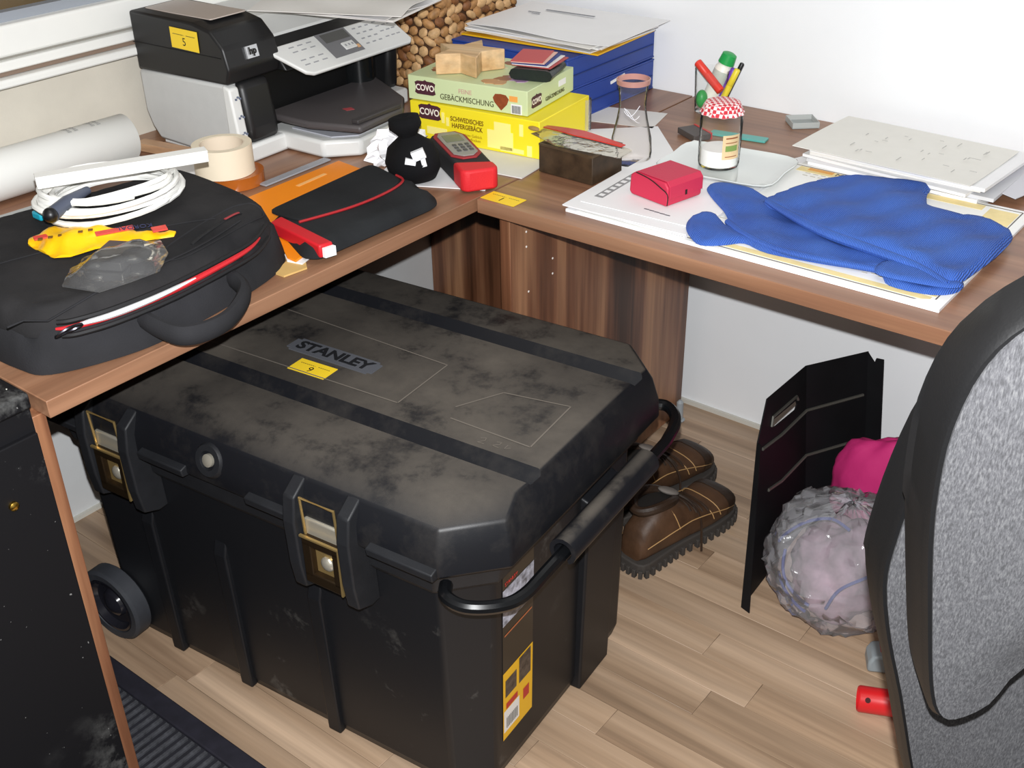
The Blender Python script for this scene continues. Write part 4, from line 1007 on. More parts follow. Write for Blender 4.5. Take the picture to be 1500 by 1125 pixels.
plt = thing('glass_plate', 'pale rounded square glass plate under the sugar jar', 'plate', (.28, .346, T+.0126), .10)
def pl_loop(s, z): return [(x*s, y_*s, z) for x, y_ in spline([(-.098, -.075), (0, -.083), (.098, -.075), (.105, 0), (.098, .075), (0, .083), (-.098, .075), (-.105, 0)], 4)]
MB().loops([pl_loop(.80, 0), pl_loop(.97, .004), pl_loop(1.0, .0075), pl_loop(.985, .0085), pl_loop(.93, .0055), pl_loop(.78, .0026), pl_loop(.3, .0022)]).build('plate', M('plate_glass', 'D5DAD8', .12, alpha=1, coat=.5), plt, smooth=True, angle=50)
jr = thing('sugar_jar', 'glass jar of white sugar with red checked cloth lid', 'jar', (.268, .336, T+.0158))
jp = [(.030, 0), (.0345, .003), (.0355, .010), (.0365, .080), (.034, .092), (.030, .098), (.030, .108)]
MB().lathe(jp, 40, cap1=False).build('jar_glass', thin_film('jar_glass', 'FDFEFD', .02, .1, .05), jr, smooth=True, angle=60)
MB().lathe([(.030, .0045), (.0328, .006), (.0328, .028), (.031, .033), (.012, .0335)], 32).build('sugar', M('sugar', 'F2F2F0', .8, bmp=.4, bscale=900), jr, smooth=True)
mck, nt, b = base('red_gingham')
v = coords(nt, (170, 170, 170)); ck = nt.nodes.new('ShaderNodeTexChecker'); ck.inputs['Scale'].default_value = 1
ck.inputs[1].default_value = (*srgb('C9303E'), 1); ck.inputs[2].default_value = (*srgb('F0DDDC'), 1); nt.links.new(v, ck.inputs[0]); nt.links.new(ck.outputs[0], b.inputs['Base Color']); b.inputs['Roughness'].default_value = .8
m_ = MB(); L = []
for k, (r_, z) in enumerate([(.004, .115), (.022, .1145), (.029, .112), (.0315, .108), (.0335, .100), (.037, .094)]):
    L.append([((r_*(1+(.05*math.sin(11*a) if k > 3 else 0)))*math.cos(a), (r_*(1+(.05*math.sin(11*a) if k > 3 else 0)))*math.sin(a), z) for a in [2*PI*i/66 for i in range(66)]])
m_.loops(L[::-1], False, True); m_.build('cloth_lid', mck, jr, smooth=True, solid=.0006)
lab_ = MB(); aa = [-.95+.1*k for k in range(10)]
lab_.grid(lambda a, b_: (.0358*math.cos(-.95+.95*a), .0358*math.sin(-.95+.95*a), .022+.042*b_), 10, 2)
jl = lab_.build('jar_label', M('label_cream', 'E3C79A', .5), jr, smooth=True)
m_ = MB()
for z0_, z1_, c_ in ((.0575, .060, 0), (.050, .0515, 0), (.036, .046, 1), (.026, .0275, 0)): m_.grid(lambda a, b_: (.0360*math.cos(-.8+.65*a), .0360*math.sin(-.8+.65*a), z0_+(z1_-z0_)*b_), 8, 1, mi=c_)
m_.build('label_print', [M('label_brown', '9A5A30', .5), M('label_green', '7E9A50', .5)], jl, smooth=True, kind='stuff')

# pens
pj = thing('pen_glass', 'glass tumbler holding pens by the white wall', 'glass', (.080, .640, T+.0003))
jp = [(.026, 0), (.030, .002), (.034, .085)]
MB().lathe(jp, 36, cap1=False).build('tumbler', thin_film('tumbler_glass', 'FCFDFC', .03, .1, .05), pj, smooth=True, angle=60)
def stick(name, label, cat, a, b_, r_, mat, cap=None, capf=.35, group=None):
    a, b_ = Vector(a), Vector(b_); t = thing(name, label, cat, tuple(a), 0, group=group); d = b_-a
    if isinstance(r_, (int, float)): r_ = (r_, r_)
    MB().tube([Vector((0, 0, 0)), d*.02, d*(1-capf)], [r_[0]*.6, r_[0], r_[0]], 14).build('barrel', mat, t, smooth=True, angle=50)
    MB().tube([d*(1-capf), d*(1-capf+.01), d*.98, d], [r_[1]*.9, r_[1], r_[1]*.95, r_[1]*.7], 14).build('cap', cap or mat, t, smooth=True, angle=50); return t
gp_ = 'pens in the glass tumbler'
gb = thing('glue_bottle', 'white glue bottle with green cap leaning in the tumbler', 'glue bottle', (.070, .650, T+.010))
dgl = Vector((.035, .012, .105))
MB().tube([(0, 0, 0), dgl*.03, dgl*.72, dgl*.80], [.012, .0175, .0175, .012], 18).build('bottle', M('glue_white', 'ECEAE0', .4), gb, smooth=True, angle=50)
MB().tube([dgl*.80, dgl*.81, dgl*.98, dgl], [.012, .0165, .0145, .010], 18).build('cap', M('glue_green', '1E9A4A', .4), gb, smooth=True, angle=50)
MB().tube([dgl*.45, dgl*.68], [.0178, .0178], 18).build('bottle_label', M('glue_label', 'BFCAC0', .5), gb, smooth=True)
stick('marker', 'thick red marker lying slanted in the tumbler', 'marker', (.112, .622, T+.050), (.052, .628, T+.098), .0085, M('marker_red', 'D93A2C', .4), None, .42, gp_)
stick('highlighter', 'purple highlighter standing in the tumbler', 'highlighter', (.092, .648, T+.008), (.118, .658, T+.088), .0065, M('hl_purple', '6E3FB0', .4), None, .4, gp_)
stick('highlighter', 'yellow highlighter standing in the tumbler', 'highlighter', (.098, .640, T+.008), (.130, .650, T+.090), .0065, M('hl_yellow', 'E6D23C', .4), None, .4, gp_)
stick('pen', 'black pen behind the highlighters in the tumbler', 'pen', (.096, .656, T+.008), (.130, .668, T+.098), .005, M('pen_black', '17181C', .35), None, .35, gp_)
gbl = thing('green_eraser', 'green rounded eraser at the bottom of the tumbler', 'eraser', (.066, .630, T+.008))
MB().ell((0, 0, .018), (.012, .012, .018), 14, 10).build('eraser', M('eraser_green', '2E9A48', .4), gbl, smooth=True)
mb_ = thing('matchbox', 'small dark box with red edge behind the sugar jar', 'matchbox', (.135, .485, T+.0015), -.5)
MB().box((0, 0, .006), (.060, .038, .011)).build('sleeve', M('matchbox_dark', '4A4442', .5), mb_, bevel=.001)
MB().box((0, .0185, .0065), (.060, .004, .0125)).build('red_edge', M('matchbox_red', 'C03838', .5), mb_)
tc = thing('teal_card', 'teal plastic card lying behind the sugar jar', 'card', (.205, .53, T), .15)
MB().prism(rrect(-.055, -.012, .055, .012, .003), .0005, .0045).build('card', M('teal_card', '5AA8A0', .4), tc, bevel=.0006)
cbx = thing('clear_case', 'small clear plastic case near the white wall', 'case', (.268, .668, T), .72)
MB().box((0, 0, .0015), (.052, .052, .002)).build('base', M('clear_grey', 'A9AFAE', .25, alpha=.7), cbx)
for c_, s_ in (((0, .0255, .007), (.052, .0015, .010)), ((0, -.0255, .007), (.052, .0015, .010)), ((.0255, 0, .007), (.0015, .052, .010)), ((-.0255, 0, .007), (.0015, .052, .010))):
    MB().box(c_, s_).build('case_wall', M('clear_grey2', 'C3C8C6', .2, alpha=.6), cbx)

# pile of folders on the right
fz = T+.0004
fl_ = [('lowest', .32, .205, .03, paper2, .005), ('second lowest', .30, .21, -.05, paper, .006), ('third lowest', .325, .20, -.02, M('grey_card', 'C9CACE', .5), .006), ('middle', .297, .21, -.10, paper, .005), ('third highest', .30, .205, -.04, paper2, .006), ('second highest', .31, .21, -.07, paper, .006)]
for i, (n_, a_, b2, rz_, mt, th_) in enumerate(fl_):
    sheet('folder', n_+' paper folder in the pile at the right wall', (.527+.008*((i*7) % 3), .545+.004*((i*5) % 3)), (a_, b2), rz_, fz, mt, th_, group='paper folders at the right wall', n=2); fz += th_+.0003
fz += .003
tf = thing('top_folder', 'off white printed folder on top of the right pile', 'folder', (.518, .535, fz), -.055)
m_ = MB(); m_.grid(lambda a, b_: ((a-.5)*.315, (b_-.5)*.21, .002*math.sin(4*a+1)*math.sin(3*b_)+.001), 8, 6); m_.build('cover', M('offwhite_card', 'DDDBD4', .55, var=.02), tf, smooth=True, solid=.0012)
m_ = MB(); rq = random.Random(4)
for k in range(26): m_.box((rq.uniform(-.09, .14), rq.uniform(-.08, .08), .0046), (rq.uniform(.006, .02), .0016, .0004), rz=PI/2 if k % 3 else 0)
m_.build('faint_print', M('faint_folder_print', 'B4B2AE', .6), tf, kind='stuff')
sheet('loose_sheet', 'grey white sheet sliding off right side of the folder pile', (.70, .575), (.10, .17), -.25, T+.022, M('grey_sheet', 'C6C6CC', .5), .0012, cat='paper', n=6, fn=lambda a, b_: -.010*a)
sheet('loose_sheet', 'thin white sheet under the left end of the folder pile', (.40, .50), (.10, .11), -.35, T+.00005, paper, .0003, cat='paper', n=2)

# blue mesh cloth
cl_ = thing('blue_cloth', 'folded bright blue mesh cloth on the desk pad', 'cloth', (.55, .2, T+.006))
mcl, nt, b = base('blue_mesh'); v = coords(nt)
wv = nt.nodes.new('ShaderNodeTexWave'); wv.inputs['Scale'].default_value = 130; wv.inputs['Distortion'].default_value = 1.5; wv.inputs['Detail'].default_value = 1; nt.links.new(v, wv.inputs[0])
n1 = noise(nt, v, 10, 4); c1 = ramp(nt, n1, [(.3, '244FAE'), (.7, '3767C6')])
mx_ = mix(nt, ramp(nt, wv.outputs[0], [(.35, 0.0), (.9, .35)]), c1, '6E95E2')
nt.links.new(mx_, b.inputs['Base Color']); b.inputs['Roughness'].default_value = .75; bump(nt, b, wv.outputs[0], .8, .002)
CZ = T+.0064
def cb(x, z0): return z0+.0062*(1-sm((x-.375)/.03)) if z0 < CZ+.001 else z0+.001
def lyr(name, out, z0, h, wr, edge=.012, step=.008, n=4):
    m_ = MB(); o_ = spline(out, n)
    mound(m_, o_, step, lambda x, y_, d: cb(x, z0)+.001+h*math.sqrt(max(0, 1-(1-min(d/edge, 1))**2))+wr(x, y_)*sm(d/.02), lambda x, y_, d: cb(x, z0)+.0003)
    return m_.build(name, mcl, cl_, world=True, smooth=True, angle=75)
lowo = [(.352, .088), (.348, .125), (.372, .138), (.41, .120), (.388, .150), (.328, .205), (.303, .238), (.316, .264), (.345, .270), (.40, .262), (.52, .250), (.66, .22), (.755, .15), (.768, .105), (.74, .075), (.685, .070), (.655, .098), (.58, .082), (.50, .070), (.455, .082), (.435, .060), (.405, .038), (.375, .052)]
lyr('lower_fold', lowo, CZ, .0075, lambda x, y_: .0022*math.sin(70*x+50*y_)+.0016*math.sin(95*y_-30*x))
upo = [(.412, .225), (.428, .30), (.452, .365), (.50, .415), (.56, .436), (.602, .438), (.612, .40), (.635, .352), (.675, .345), (.715, .352), (.752, .335), (.775, .312), (.778, .24), (.772, .16), (.762, .105), (.735, .110), (.68, .142), (.60, .148), (.53, .165), (.46, .198)]
lyr('upper_fold', upo, CZ+.0085, .011, lambda x, y_: .0034*math.sin(46*y_+30*x)+.0024*math.sin(85*x-50*y_), .014)
rol = spline([(.420, .222, CZ+.015), (.47, .190, CZ+.017), (.55, .153, CZ+.017), (.63, .137, CZ+.016), (.70, .122, CZ+.015), (.755, .095, CZ+.013)], 6, False)
MB().tube(rol, [.005+.004*math.sin(PI*i/(len(rol)-1)) for i in range(len(rol))], 10, flat=.8).build('rolled_edge', mcl, cl_, world=True, smooth=True)
rol2 = spline([(.40, .130, CZ+.006), (.45, .098, CZ+.007), (.52, .078, CZ+.007), (.60, .086, CZ+.007), (.66, .100, CZ+.006)], 6, False)
MB().tube(rol2, .0055, 10, flat=.9).build('rolled_edge', mcl, cl_, world=True, smooth=True)

lyr('corner_flap', [(.660, .076), (.700, .074), (.760, .088), (.772, .112), (.735, .122), (.690, .134), (.655, .120)], CZ+.0095, .004, lambda x, y_: .0012*math.sin(90*x+60*y_), .006, .007, 3)

# ------------------------------------------------------------------ things on the floor
# black cabinet at the end of the left desk
kb = thing('black_cabinet', 'black painted cabinet with paint smears in left foreground', 'cabinet', (-.38, -1.15, 0))
mk, nt, b = base('smeared_black'); v = coords(nt)
n1 = noise(nt, v, 9, 6, .7); n2 = noise(nt, v, 2.2, 3); n3 = noise(nt, v, 150, 2)
mu = nt.nodes.new('ShaderNodeMath'); mu.operation = 'MULTIPLY'; nt.links.new(ramp(nt, n1, [(.53, 0.0), (.66, 1.0)]), mu.inputs[0]); nt.links.new(ramp(nt, n2, [(.46, 0.0), (.60, .8)]), mu.inputs[1])
mxx = nt.nodes.new('ShaderNodeMath'); mxx.operation = 'MAXIMUM'; nt.links.new(mu.outputs[0], mxx.inputs[0]); nt.links.new(ramp(nt, n3, [(.74, 0.0), (.78, .7)]), mxx.inputs[1])
nt.links.new(mix(nt, mxx.outputs[0], '101013', '8E8E8C'), b.inputs['Base Color']); b.inputs['Roughness'].default_value = .6; b.inputs['Specular IOR Level'].default_value = .2
KX, KY, KZ = -.002, -.823, .762
MB().box(((KX-.70)/2-.002, KY-.29, KZ/2+.0035), (.69, .58, KZ-.029)).build('carcass', mk, kb, world=True, bevel=.002)
MB().box(((KX-.71)/2, KY-.29, KZ-.011), (.71, .58, .022)).build('cabinet_top', mk, kb, world=True, bevel=.004)
MB().box((KX-.007, KY-.29, KZ/2-.02), (.016, .576, KZ-.07)).build('front_panel', mk, kb, world=True, bevel=.002)
MB().lathe([(.006, 0), (.006, .004), (.003, .006)], 14, (KX+.001, KY-.055, .63), R=Euler((0, PI/2, 0)).to_matrix()).build('lock', M('lock_brass', 'C9A24A', .25, metal=1), kb, world=True, smooth=True)
m_ = MB(); rk = random.Random(12)
for k in range(90):
    x, y_ = rk.uniform(-.30, KX-.01), KY-rk.uniform(.01, .28); s_ = rk.uniform(.0008, .0018)
    m_.ell((x, y_, KZ+s_*.6), (s_, s_*.8, s_*.7), 5, 4)
m_.build('plaster_crumbs', M('crumb', 'C9C7BE', .8), kb, world=True, kind='stuff')

# ribbed mat
mt = thing('door_mat', 'black ribbed rubber mat on the floor beside the black cabinet', 'mat', (-.1, -.85, 0))
MB().box((-.10, -.875, .003), (.92, .46, .006)).build('mat_base', M('rubber_black', '1B1B22', .7, var=.3, vscale=20), mt, world=True, bevel=.002)
MB().box((-.10, -.6625, .007), (.92, .035, .008)).build('mat_border', M('rubber_border', '1E1D26', .65, var=.3, vscale=30), mt, world=True, bevel=.003)
rib_o = None; k = 0; x = -.54
rm_ = M('rib_grey', '3C3D42', .7, var=.5, vscale=90)
while x < .34:
    if rib_o is None: rib_o = MB().box((0, 0, .0085), (.0075, .40, .006)).build('rib', rm_, mt, bevel=.0012, seg=1)
    else:
        c = rib_o.copy(); COL.objects.link(c); c.parent = mt; rib_ = c
    (rib_o if k == 0 else c).location = (x+.1, -.0325+(.0-.0), 0)
    k += 1; x += .0165

# boots
lea = M('brown_leather', '4A3322', .55, var=.35, vscale=18, bmp=.3, bscale=120); lea2 = M('brown_leather_dark', '2E2016', .5, var=.25, vscale=25, bmp=.3, bscale=150)
solm = M('boot_sole', '3B3632', .8); stit = M('stitch', 'B08A5A', .7)
def boot(label, loc_, rz, mirror):
    t = thing('hiking_boot', label, 'boot', loc_, rz, group='brown hiking boots')
    st = [(0.0, .026, .075, .030), (.012, .033, .100, .028), (.05, .038, .130, .028), (.09, .041, .134, .028), (.125, .041, .112, .028), (.155, .044, .092, .028), (.19, .047, .080, .028), (.225, .049, .084, .028), (.255, .046, .080, .028), (.275, .036, .066, .028), (.288, .018, .048, .030)]
    def ring(y_, w_, h_, z0, k=1.0, dz=0):
        P = []
        for i in range(20):
            a = 2*PI*i/20; c_, s_ = math.cos(a), math.sin(a)
            ex = .55 if s_ < 0 else .8
            x = w_*k*math.copysign(abs(c_)**.75, c_); z = (z0+h_)/2+dz+(h_-z0)/2*k*math.copysign(abs(s_)**ex, s_)
            if s_ > 0 and y_ < .12: x *= .93
            P.append((x+mirror*.006*math.sin(PI*y_/.29), y_, z))
        return P
    S = []
    for i in range(len(st)-1):
        for k in range(3):
            f = k/3; S.append(tuple(st[i][j]*(1-f)+st[i+1][j]*f for j in range(4)))
    S.append(st[-1])
    MB().loops([ring(*s_) for s_ in S]).build('upper', lea, t, smooth=True, angle=60)
    out = [(.037, .0), (.040, .05), (.040, .10), (.046, .16), (.051, .215), (.046, .262), (.028, .289), (0, .297), (-.028, .289), (-.046, .262), (-.051, .215), (-.046, .16), (-.040, .10), (-.040, .05), (-.037, .0), (0, -.009)]
    so = spline(out, 3)
    MB().prism(so, .010, .031).build('sole', solm, t, bevel=.003)
    lug = None
    for i in range(0, len(so), 1):
        x, y_ = so[i]; x2, y2 = so[(i+1) % len(so)]
        if lug is None: lug = MB().box((0, 0, .010), (.008, .010, .019)).build('sole_lug', solm, t, bevel=.001, seg=1); o = lug
        else: o = lug.copy(); COL.objects.link(o); o.parent = t
        o.location = ((x+x2)/2, (y_+y2)/2, 0); o.rotation_euler = (0, 0, math.atan2(y2-y_, x2-x))
    col_ = [((.031)*math.cos(a), .062+.048*math.sin(a), .130+.012*math.cos(a)**2-.006*math.sin(a)) for a in [2*PI*i/28 for i in range(28)]]
    MB().tube(col_, .0095, 10, closed=True).build('padded_collar', lea2, t, smooth=True)
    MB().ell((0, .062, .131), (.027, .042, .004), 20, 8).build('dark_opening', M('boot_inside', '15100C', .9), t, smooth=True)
    MB().ell((.004, .10, .141), (.018, .028, .006), 14, 8, R=Euler((-.5, 0, 0)).to_matrix()).build('tongue', M('tongue_grey', '77706A', .8), t, smooth=True)
    cap = [s_ for s_ in S if s_[0] > .232]
    MB().loops([ring(s_[0], s_[1], s_[2], s_[3], 1.035) for s_ in cap]).build('toe_cap', lea2, t, smooth=True, angle=60)
    for y_ in (.125, .142, .159, .176):
        s_ = min(S, key=lambda q: abs(q[0]-y_)); P = [(p[0]*.6, p[1]+.004*math.sin(3*i), p[2]+.002) for i, p in enumerate(ring(*s_)) if 2 <= i <= 8]
        P = ring(y_, s_[1]*1.04, s_[2]+.003, s_[3]); P = P[2:9]
        MB().tube(P, .0024, 6).build('lace', lea2, t, smooth=True)
    MB().tube(spline([(.01, .125, .122), (.03, .14, .105), (.048, .15, .07), (.058, .145, .03), (.064, .140, .006)], 5, False), .0026, 6).build('lace_end', lea2, t, smooth=True)
    for ya, k in ((.03, 1.02), (.105, 1.02), (.195, 1.02), (.215, 1.02)):
        s_ = min(S, key=lambda q: abs(q[0]-ya)); P = [(p[0], p[1]+.030*(p[2]-.03)/.1*(1 if ya < .1 else -1), p[2]) for p in ring(ya, s_[1]*k, s_[2]+.001, s_[3])][0:11]
        MB().tube(P, .0011, 5).build('stitching', stit, t, smooth=True)
    for s2 in (-1, 1):
        MB().tube([(s2*(s_[1]*1.015)+mirror*.006*math.sin(PI*s_[0]/.29), s_[0], .060+.02*math.sin(s_[0]*14)) for s_ in S[3:-6]], .0011, 5).build('stitching', stit, t, smooth=True)
    return t
boot('brown leather hiking boot nearer the camera behind the tool chest', (.262, .112, 0), -.17, 1)
boot('brown leather hiking boot farther away against the desk panel side', (.150, .215, 0), -.20, -1)

# bent black metal sheet
sh = thing('metal_panel', 'bent black sheet metal panel standing near the white wall', 'metal panel', (.48, .3, 0))
shm = M('black_sheet', '121214', .55, var=.2, vscale=12, spec=.2)
A0, B0, C0 = Vector((.487, .145, 0)), Vector((.472, .441, 0)), Vector((.541, .571, 0))
LEAN = Vector((-.115, 0, 1))
def pane(mb, P0, P1, poly, th=.0025):
    d = (P1-P0); n_ = d.normalized().cross(LEAN.normalized()).normalized()*th
    F = [P0+d*a+LEAN*z for a, z in poly]; n = len(poly)
    mb.add([p for p in F]+[p+n_ for p in F], [tuple(range(n-1, -1, -1)), tuple(range(n, 2*n))]+[(i, (i+1) % n, n+(i+1) % n, n+i) for i in range(n)])
m_ = MB(); pane(m_, A0, B0, [(0, .002), (1, .002), (1, .362), (.40, .378), (.26, .31)])
npn = m_.build('near_half', shm, sh, world=True)
hol = MB(); d_ = B0-A0; n_ = d_.normalized().cross(LEAN.normalized()).normalized()
ho = [(.475, .314), (.50, .306), (.82, .294), (.85, .302), (.835, .312), (.50, .323)]
F = [A0+d_*a+LEAN*z for a, z in ho]; n = len(ho)
hol.add([p-n_*.02-Vector(sh.location) for p in F]+[p+n_*.02-Vector(sh.location) for p in F], [tuple(range(n-1, -1, -1)), tuple(range(n, 2*n))]+[(i, (i+1) % n, n+(i+1) % n, n+i) for i in range(n)])
bpy.context.view_layer.update()
cut_boolean(npn, [hol], shm)
m_ = MB(); pane(m_, B0, C0, [(0, .002), (1, .002), (1, .358), (0, .362)]); m_.build('far_half', shm, sh, world=True)
m_ = MB(); pane(m_, C0, C0+Vector((.034, -.002, 0)), [(0, .002), (1, .002), (1, .352), (.55, .350), (.45, .340), (0, .358)]); m_.build('far_flange', shm, sh, world=True)
m_ = MB(); nf = A0+(B0-A0)*.26+LEAN*.31; o_ = Vector((.020, -.006, 0)); t_ = Vector((0, .0025, 0))
q_ = [A0+Vector((0, 0, .001)), A0+o_+Vector((0, 0, .001)), nf+o_*.45, nf]
m_.add(q_+[p+t_ for p in q_], [(3, 2, 1, 0), (4, 5, 6, 7), (0, 1, 5, 4), (1, 2, 6, 5), (2, 3, 7, 6), (3, 0, 4, 7)]); m_.build('near_flange', shm, sh, world=True)
wr = M('worn_edge', '5C5A54', .4, metal=.4)
off = Vector((.004, -.002, 0))
for z in (.268, .168):
    P = [A0+(B0-A0)*(.32+(.27-z)*.8)+LEAN*(z+.022)+off, A0+(B0-A0)*.60+LEAN*(z+.008)+off, B0+LEAN*z+off, B0+(C0-B0)*.92+LEAN*z+off]
    MB().tube(P, .0032, 6).build('pressed_rib', wr, sh, world=True, smooth=True)
P = [A0+d_*a+LEAN*z+off for a, z in ((.455, .316), (.475, .332), (.84, .322), (.86, .312))]
MB().tube(P, .0028, 6).build('slot_lip', wr, sh, world=True, smooth=True)

# pink cloth and plastic bag
def blob(c, r_, nu, nv, amp, seed, fl=.0):
    rr = random.Random(seed); ph = [rr.uniform(0, 6) for _ in range(8)]
    def f(u, v):
        a = u*2*PI; p_ = (v-.5)*PI*.999; n_ = Vector((math.cos(p_)*math.cos(a), math.cos(p_)*math.sin(a), math.sin(p_)))
        q = 1+amp*(math.sin(3*n_.x*2+ph[0]+4*n_.z)+math.sin(5*n_.y+ph[1]+3*n_.x)+.7*math.sin(9*n_.z+ph[2]+6*n_.x)+.5*math.sin(14*n_.x+ph[3]-9*n_.y)+.4*math.sin(19*n_.y+15*n_.z+ph[4]))
        p3 = Vector((c[0]+r_[0]*q*n_.x, c[1]+r_[1]*q*n_.y, c[2]+r_[2]*q*n_.z)); p3.z = max(p3.z, .0015+fl); return p3
    return MB().grid(f, nu, nv)
pk_ = thing('pink_bag', 'pink fabric bag behind the clear plastic bag', 'bag', (.68, .55, 0))
blob((.618, .478, .118), (.118, .054, .128), 48, 28, .03, 5).build('pink_fabric', M('pink_fabric', 'C2286E', .7, bmp=.3, bscale=40), pk_, world=True, smooth=True, angle=80)
cbg = thing('plastic_bag', 'large clear crinkled plastic bag with pinkish contents on floor', 'plastic bag', (.62, .31, 0))
pb = blob((.622, .258, .110), (.140, .146, .122), 60, 34, .026, 9)
for i_, p_ in enumerate(pb.v):
    j_ = random.Random(i_*7+1); q_ = .0045
    if p_[2] > .003: pb.v[i_] = (p_[0]+j_.uniform(-q_, q_), p_[1]+j_.uniform(-q_, q_), max(.0015, p_[2]+j_.uniform(-q_, q_)))
pb.build('film', thin_film('bag_film', 'FAF8FC', .19, .10, .12), cbg, world=True, smooth=True, angle=22)
blob((.622, .272, .075), (.092, .10, .085), 40, 24, .06, 17, .003).build('pink_contents', M('mauve_fabric', '8E7882', .8, var=.5, vscale=16), cbg, world=True, smooth=True, angle=80)
nv_ = M('navy_cord', '2C3A7A', .6)
for pts in ([(.545, .235, .115), (.540, .22, .15), (.565, .225, .19), (.60, .235, .20), (.635, .23, .19)], [(.56, .205, .13), (.575, .195, .10), (.60, .18, .085), (.615, .172, .08)], [(.64, .165, .085), (.65, .18, .12), (.68, .20, .14), (.71, .22, .15)], [(.545, .225, .07), (.565, .20, .05), (.60, .18, .035)]):
    q_ = []
    for x, y_, z in spline(pts, 6, False):
        v_ = Vector((x-.618, y_-.270, z-.10)); n_ = Vector((v_.x/.116, v_.y/.130, v_.z/.108)); v_ = v_/n_.length
        q_.append(Vector((.618, .270, .10))+v_)
    MB().tube(q_, .003, 6).build('navy_cord', nv_, cbg, world=True, smooth=True)
# red tube and grey tool
rt_ = thing('red_tube', 'red plastic tube with a hole at its end', 'tube', (.80, .05, .0))
a, b_ = Vector((.757, .040, .0225)), Vector((.95, .13, .0225)); q = Vector((0, 0, 1)).rotation_difference((b_-a).normalized()).to_matrix(); ln = (b_-a).length
MB().lathe([(.016, .006), (.020, 0), (.022, .003), (.022, ln), (.018, ln)], 28, a, R=q, cap0=False, cap1=True).lathe([(.016, .03), (.016, .006)], 28, a, R=q, cap0=True, cap1=False).build('tube', M('red_plastic', 'C81E22', .35), rt_, world=True, smooth=True, angle=50)
ax = (b_-a).normalized(); sd = ax.cross(Vector((0, 0, 1)))
MB().lathe([(.0045, 0), (.0045, .0012)], 14, a+ax*.014+(sd*.75+Vector((0, 0, .66))).normalized()*.0213, R=Vector((0, 0, 1)).rotation_difference((sd*.75+Vector((0, 0, .66))).normalized()).to_matrix()).build('hole', M('hole_dark', '3A0A0A', .8), rt_, world=True)
gt = thing('grey_tool', 'grey plastic tool with red insert partly behind the chair', 'tool', (.768, .168, 0), .5)
MB().sideprism([(-.045, .001), (.045, .001), (.045, .025), (.008, .041), (-.038, .037), (-.045, .022)], 1, -.022, .022).build('tool_body', M('tool_grey', '8A9296', .45), gt, bevel=.005)
MB().sideprism([(-.026, .0375), (-.004, .0405), (.009, .0425), (-.022, .046)], 1, -.010, .015).build('red_insert', M('tool_red', 'D02A3A', .4), gt, bevel=.002)

# office chair, only the edge of its backrest reaches into the picture
PH = math.radians(35); P0 = Vector((1.024, -.660, .756))
dX = Vector((math.cos(PH), math.sin(PH), 0)); gY = Vector((-math.sin(PH), math.cos(PH), 0)); tl_ = math.radians(8)
uZ = (Vector((0, 0, 1))*math.cos(tl_)-gY*math.sin(tl_)).normalized()
cb_ = P0+dX*.17; 
ch = thing('office_chair', 'grey fabric office chair with black edged backrest at right', 'chair', (cb_.x-gY.x*.24, cb_.y-gY.y*.24, 0), PH)
mf, nt, b = base('grey_chair_fabric'); v = coords(nt, (800, 800, 150)); v2 = coords(nt, (1, 1, 1))
n1 = noise(nt, v, 1, 3, .7); nt.links.new(ramp(nt, n1, [(.35, '303032'), (.52, '444447'), (.68, '585859')]), b.inputs['Base Color']); b.inputs['Roughness'].default_value = .9
bump(nt, b, n1, .3, .001)
blkr = M('chair_black', '0E0E0F', .5, bmp=.1, bscale=400)
def mir(P, ax_=.17): return P+[(2*ax_-x, z) for x, z in reversed(P)]
front = mir([(.165, .10), (.10, .088), (.049, .055), (.033, .008), (.011, -.013), (-.003, -.005), (-.016, .034), (-.033, .114), (-.047, .186), (-.054, .238), (-.056, .292), (-.047, .342), (-.025, .375), (.02, .405), (.09, .425), (.165, .432)])
rear = mir([(.165, -.26), (.09, -.25), (.045, -.225), (.03, -.187), (-.004, -.068), (-.027, .006), (-.043, .073), (-.045, .12), (-.040, .19), (-.028, .255), (0, .31), (.05, .35), (.11, .368), (.165, .372)])
def smooth_out(out): return [tuple(p) for p in spline(out, 3)]
front = smooth_out(front); rear = smooth_out(rear)
def shell(out, off0, off1, grow, name, mat, bulge):
    m_ = MB(); L = []
    for o_, g_ in ((off0, 0), (off0+.006, grow), (off1, grow), (off1+.004, -.006)):
        cx = .17; cz = sum(z for _, z in out)/len(out)
        L.append([P0+dX*(x+math.copysign(g_, x-cx) if abs(x-cx) > .03 else x)+uZ*(z+(g_ if z > cz else -g_))+gY*o_ for x, z in out])
    m_.loops(L); return m_.build(name, mat, ch, world=True, smooth=True, angle=40)
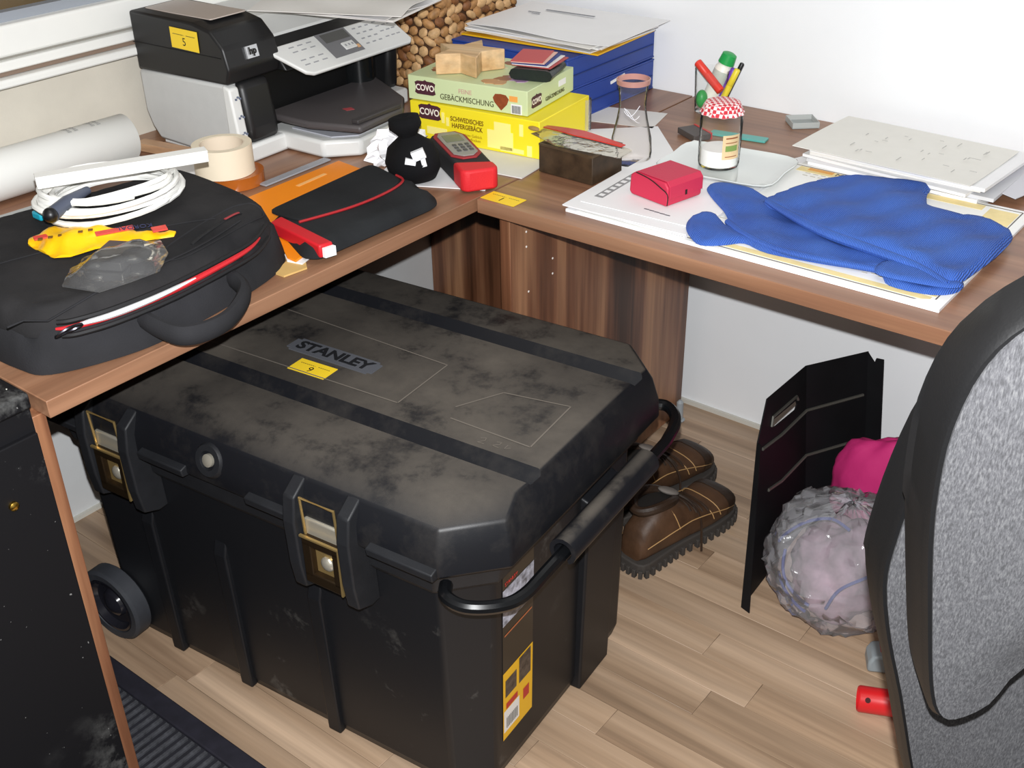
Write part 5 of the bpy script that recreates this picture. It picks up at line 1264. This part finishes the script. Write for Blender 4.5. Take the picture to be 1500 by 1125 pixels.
def pad_(out, off, name):
    m_ = MB(); mound(m_, out, .02, lambda x, y_, d: .001+.014*sm(d/.06), lambda x, y_, d: -.010)
    m_.v = [tuple(P0+dX*x+uZ*y_+gY*(off-z)) for x, y_, z in m_.v]
    return m_.build(name, mf, ch, world=True, smooth=True, angle=60)
shell(front, .003, .046, .003, 'front_edge', blkr, 0); pad_([(.17+(x-.17)*.985, z) for x, z in front], .002, 'front_cushion')
shell(rear, .072, .112, .003, 'rear_edge', blkr, 0); pad_([(.17+(x-.17)*.985, z) for x, z in rear], .071, 'rear_cushion')
MB().box((.0, .30, .60), (.06, .02, .50)).build('back_support', blkr, ch, bevel=.004)
MB().prism(rrect(-.23, -.22, .23, .22, .07), .44, .50).build('seat_cushion', mf, ch, bevel=.015)
MB().prism(rrect(-.21, -.20, .21, .20, .06), .425, .44).build('seat_pan', blkr, ch, bevel=.004)
MB().box((0, .15, .38), (.06, .32, .03)).build('support_arm', blkr, ch, bevel=.004)
MB().lathe([(.025, .09), (.025, .30), (.014, .30), (.014, .43)], 16).build('gas_lift', blkr, ch, smooth=True, angle=40)
for k in range(5):
    a = 2*PI*k/5+.3; e_ = Vector((.26*math.cos(a), .26*math.sin(a), .065))
    MB().tube([(0, 0, .095), tuple(e_*.5+Vector((0, 0, .045))), tuple(e_)], [.024, .020, .014], 8, flat=.7).build('base_arm', blkr, ch, smooth=True)
    R_ = Euler((0, PI/2, a+.6)).to_matrix()
    MB().lathe([(.010, -.018), (.027, -.016), (.027, .016), (.010, .018)], 18, (e_.x, e_.y, .0275), R=R_).build('caster', blkr, ch, smooth=True, angle=40)
    MB().tube([(e_.x, e_.y, .028), (e_.x, e_.y, .075)], .007, 8).build('caster_stem', blkr, ch)
sg = [P0+dX*.03+uZ*(-.06)+gY*.055, P0+dX*.055+uZ*.02+gY*.056, P0+dX*.09+uZ*.075+gY*.057, P0+dX*.16+uZ*.14+gY*.058]
MB().tube(spline([tuple(p) for p in sg], 5, False), .004, 8).build('red_strap', M('red_strap', 'A01E30', .5), ch, world=True, smooth=True)

for o in list(SC.objects):
    if '_m' in o: del o['_m']
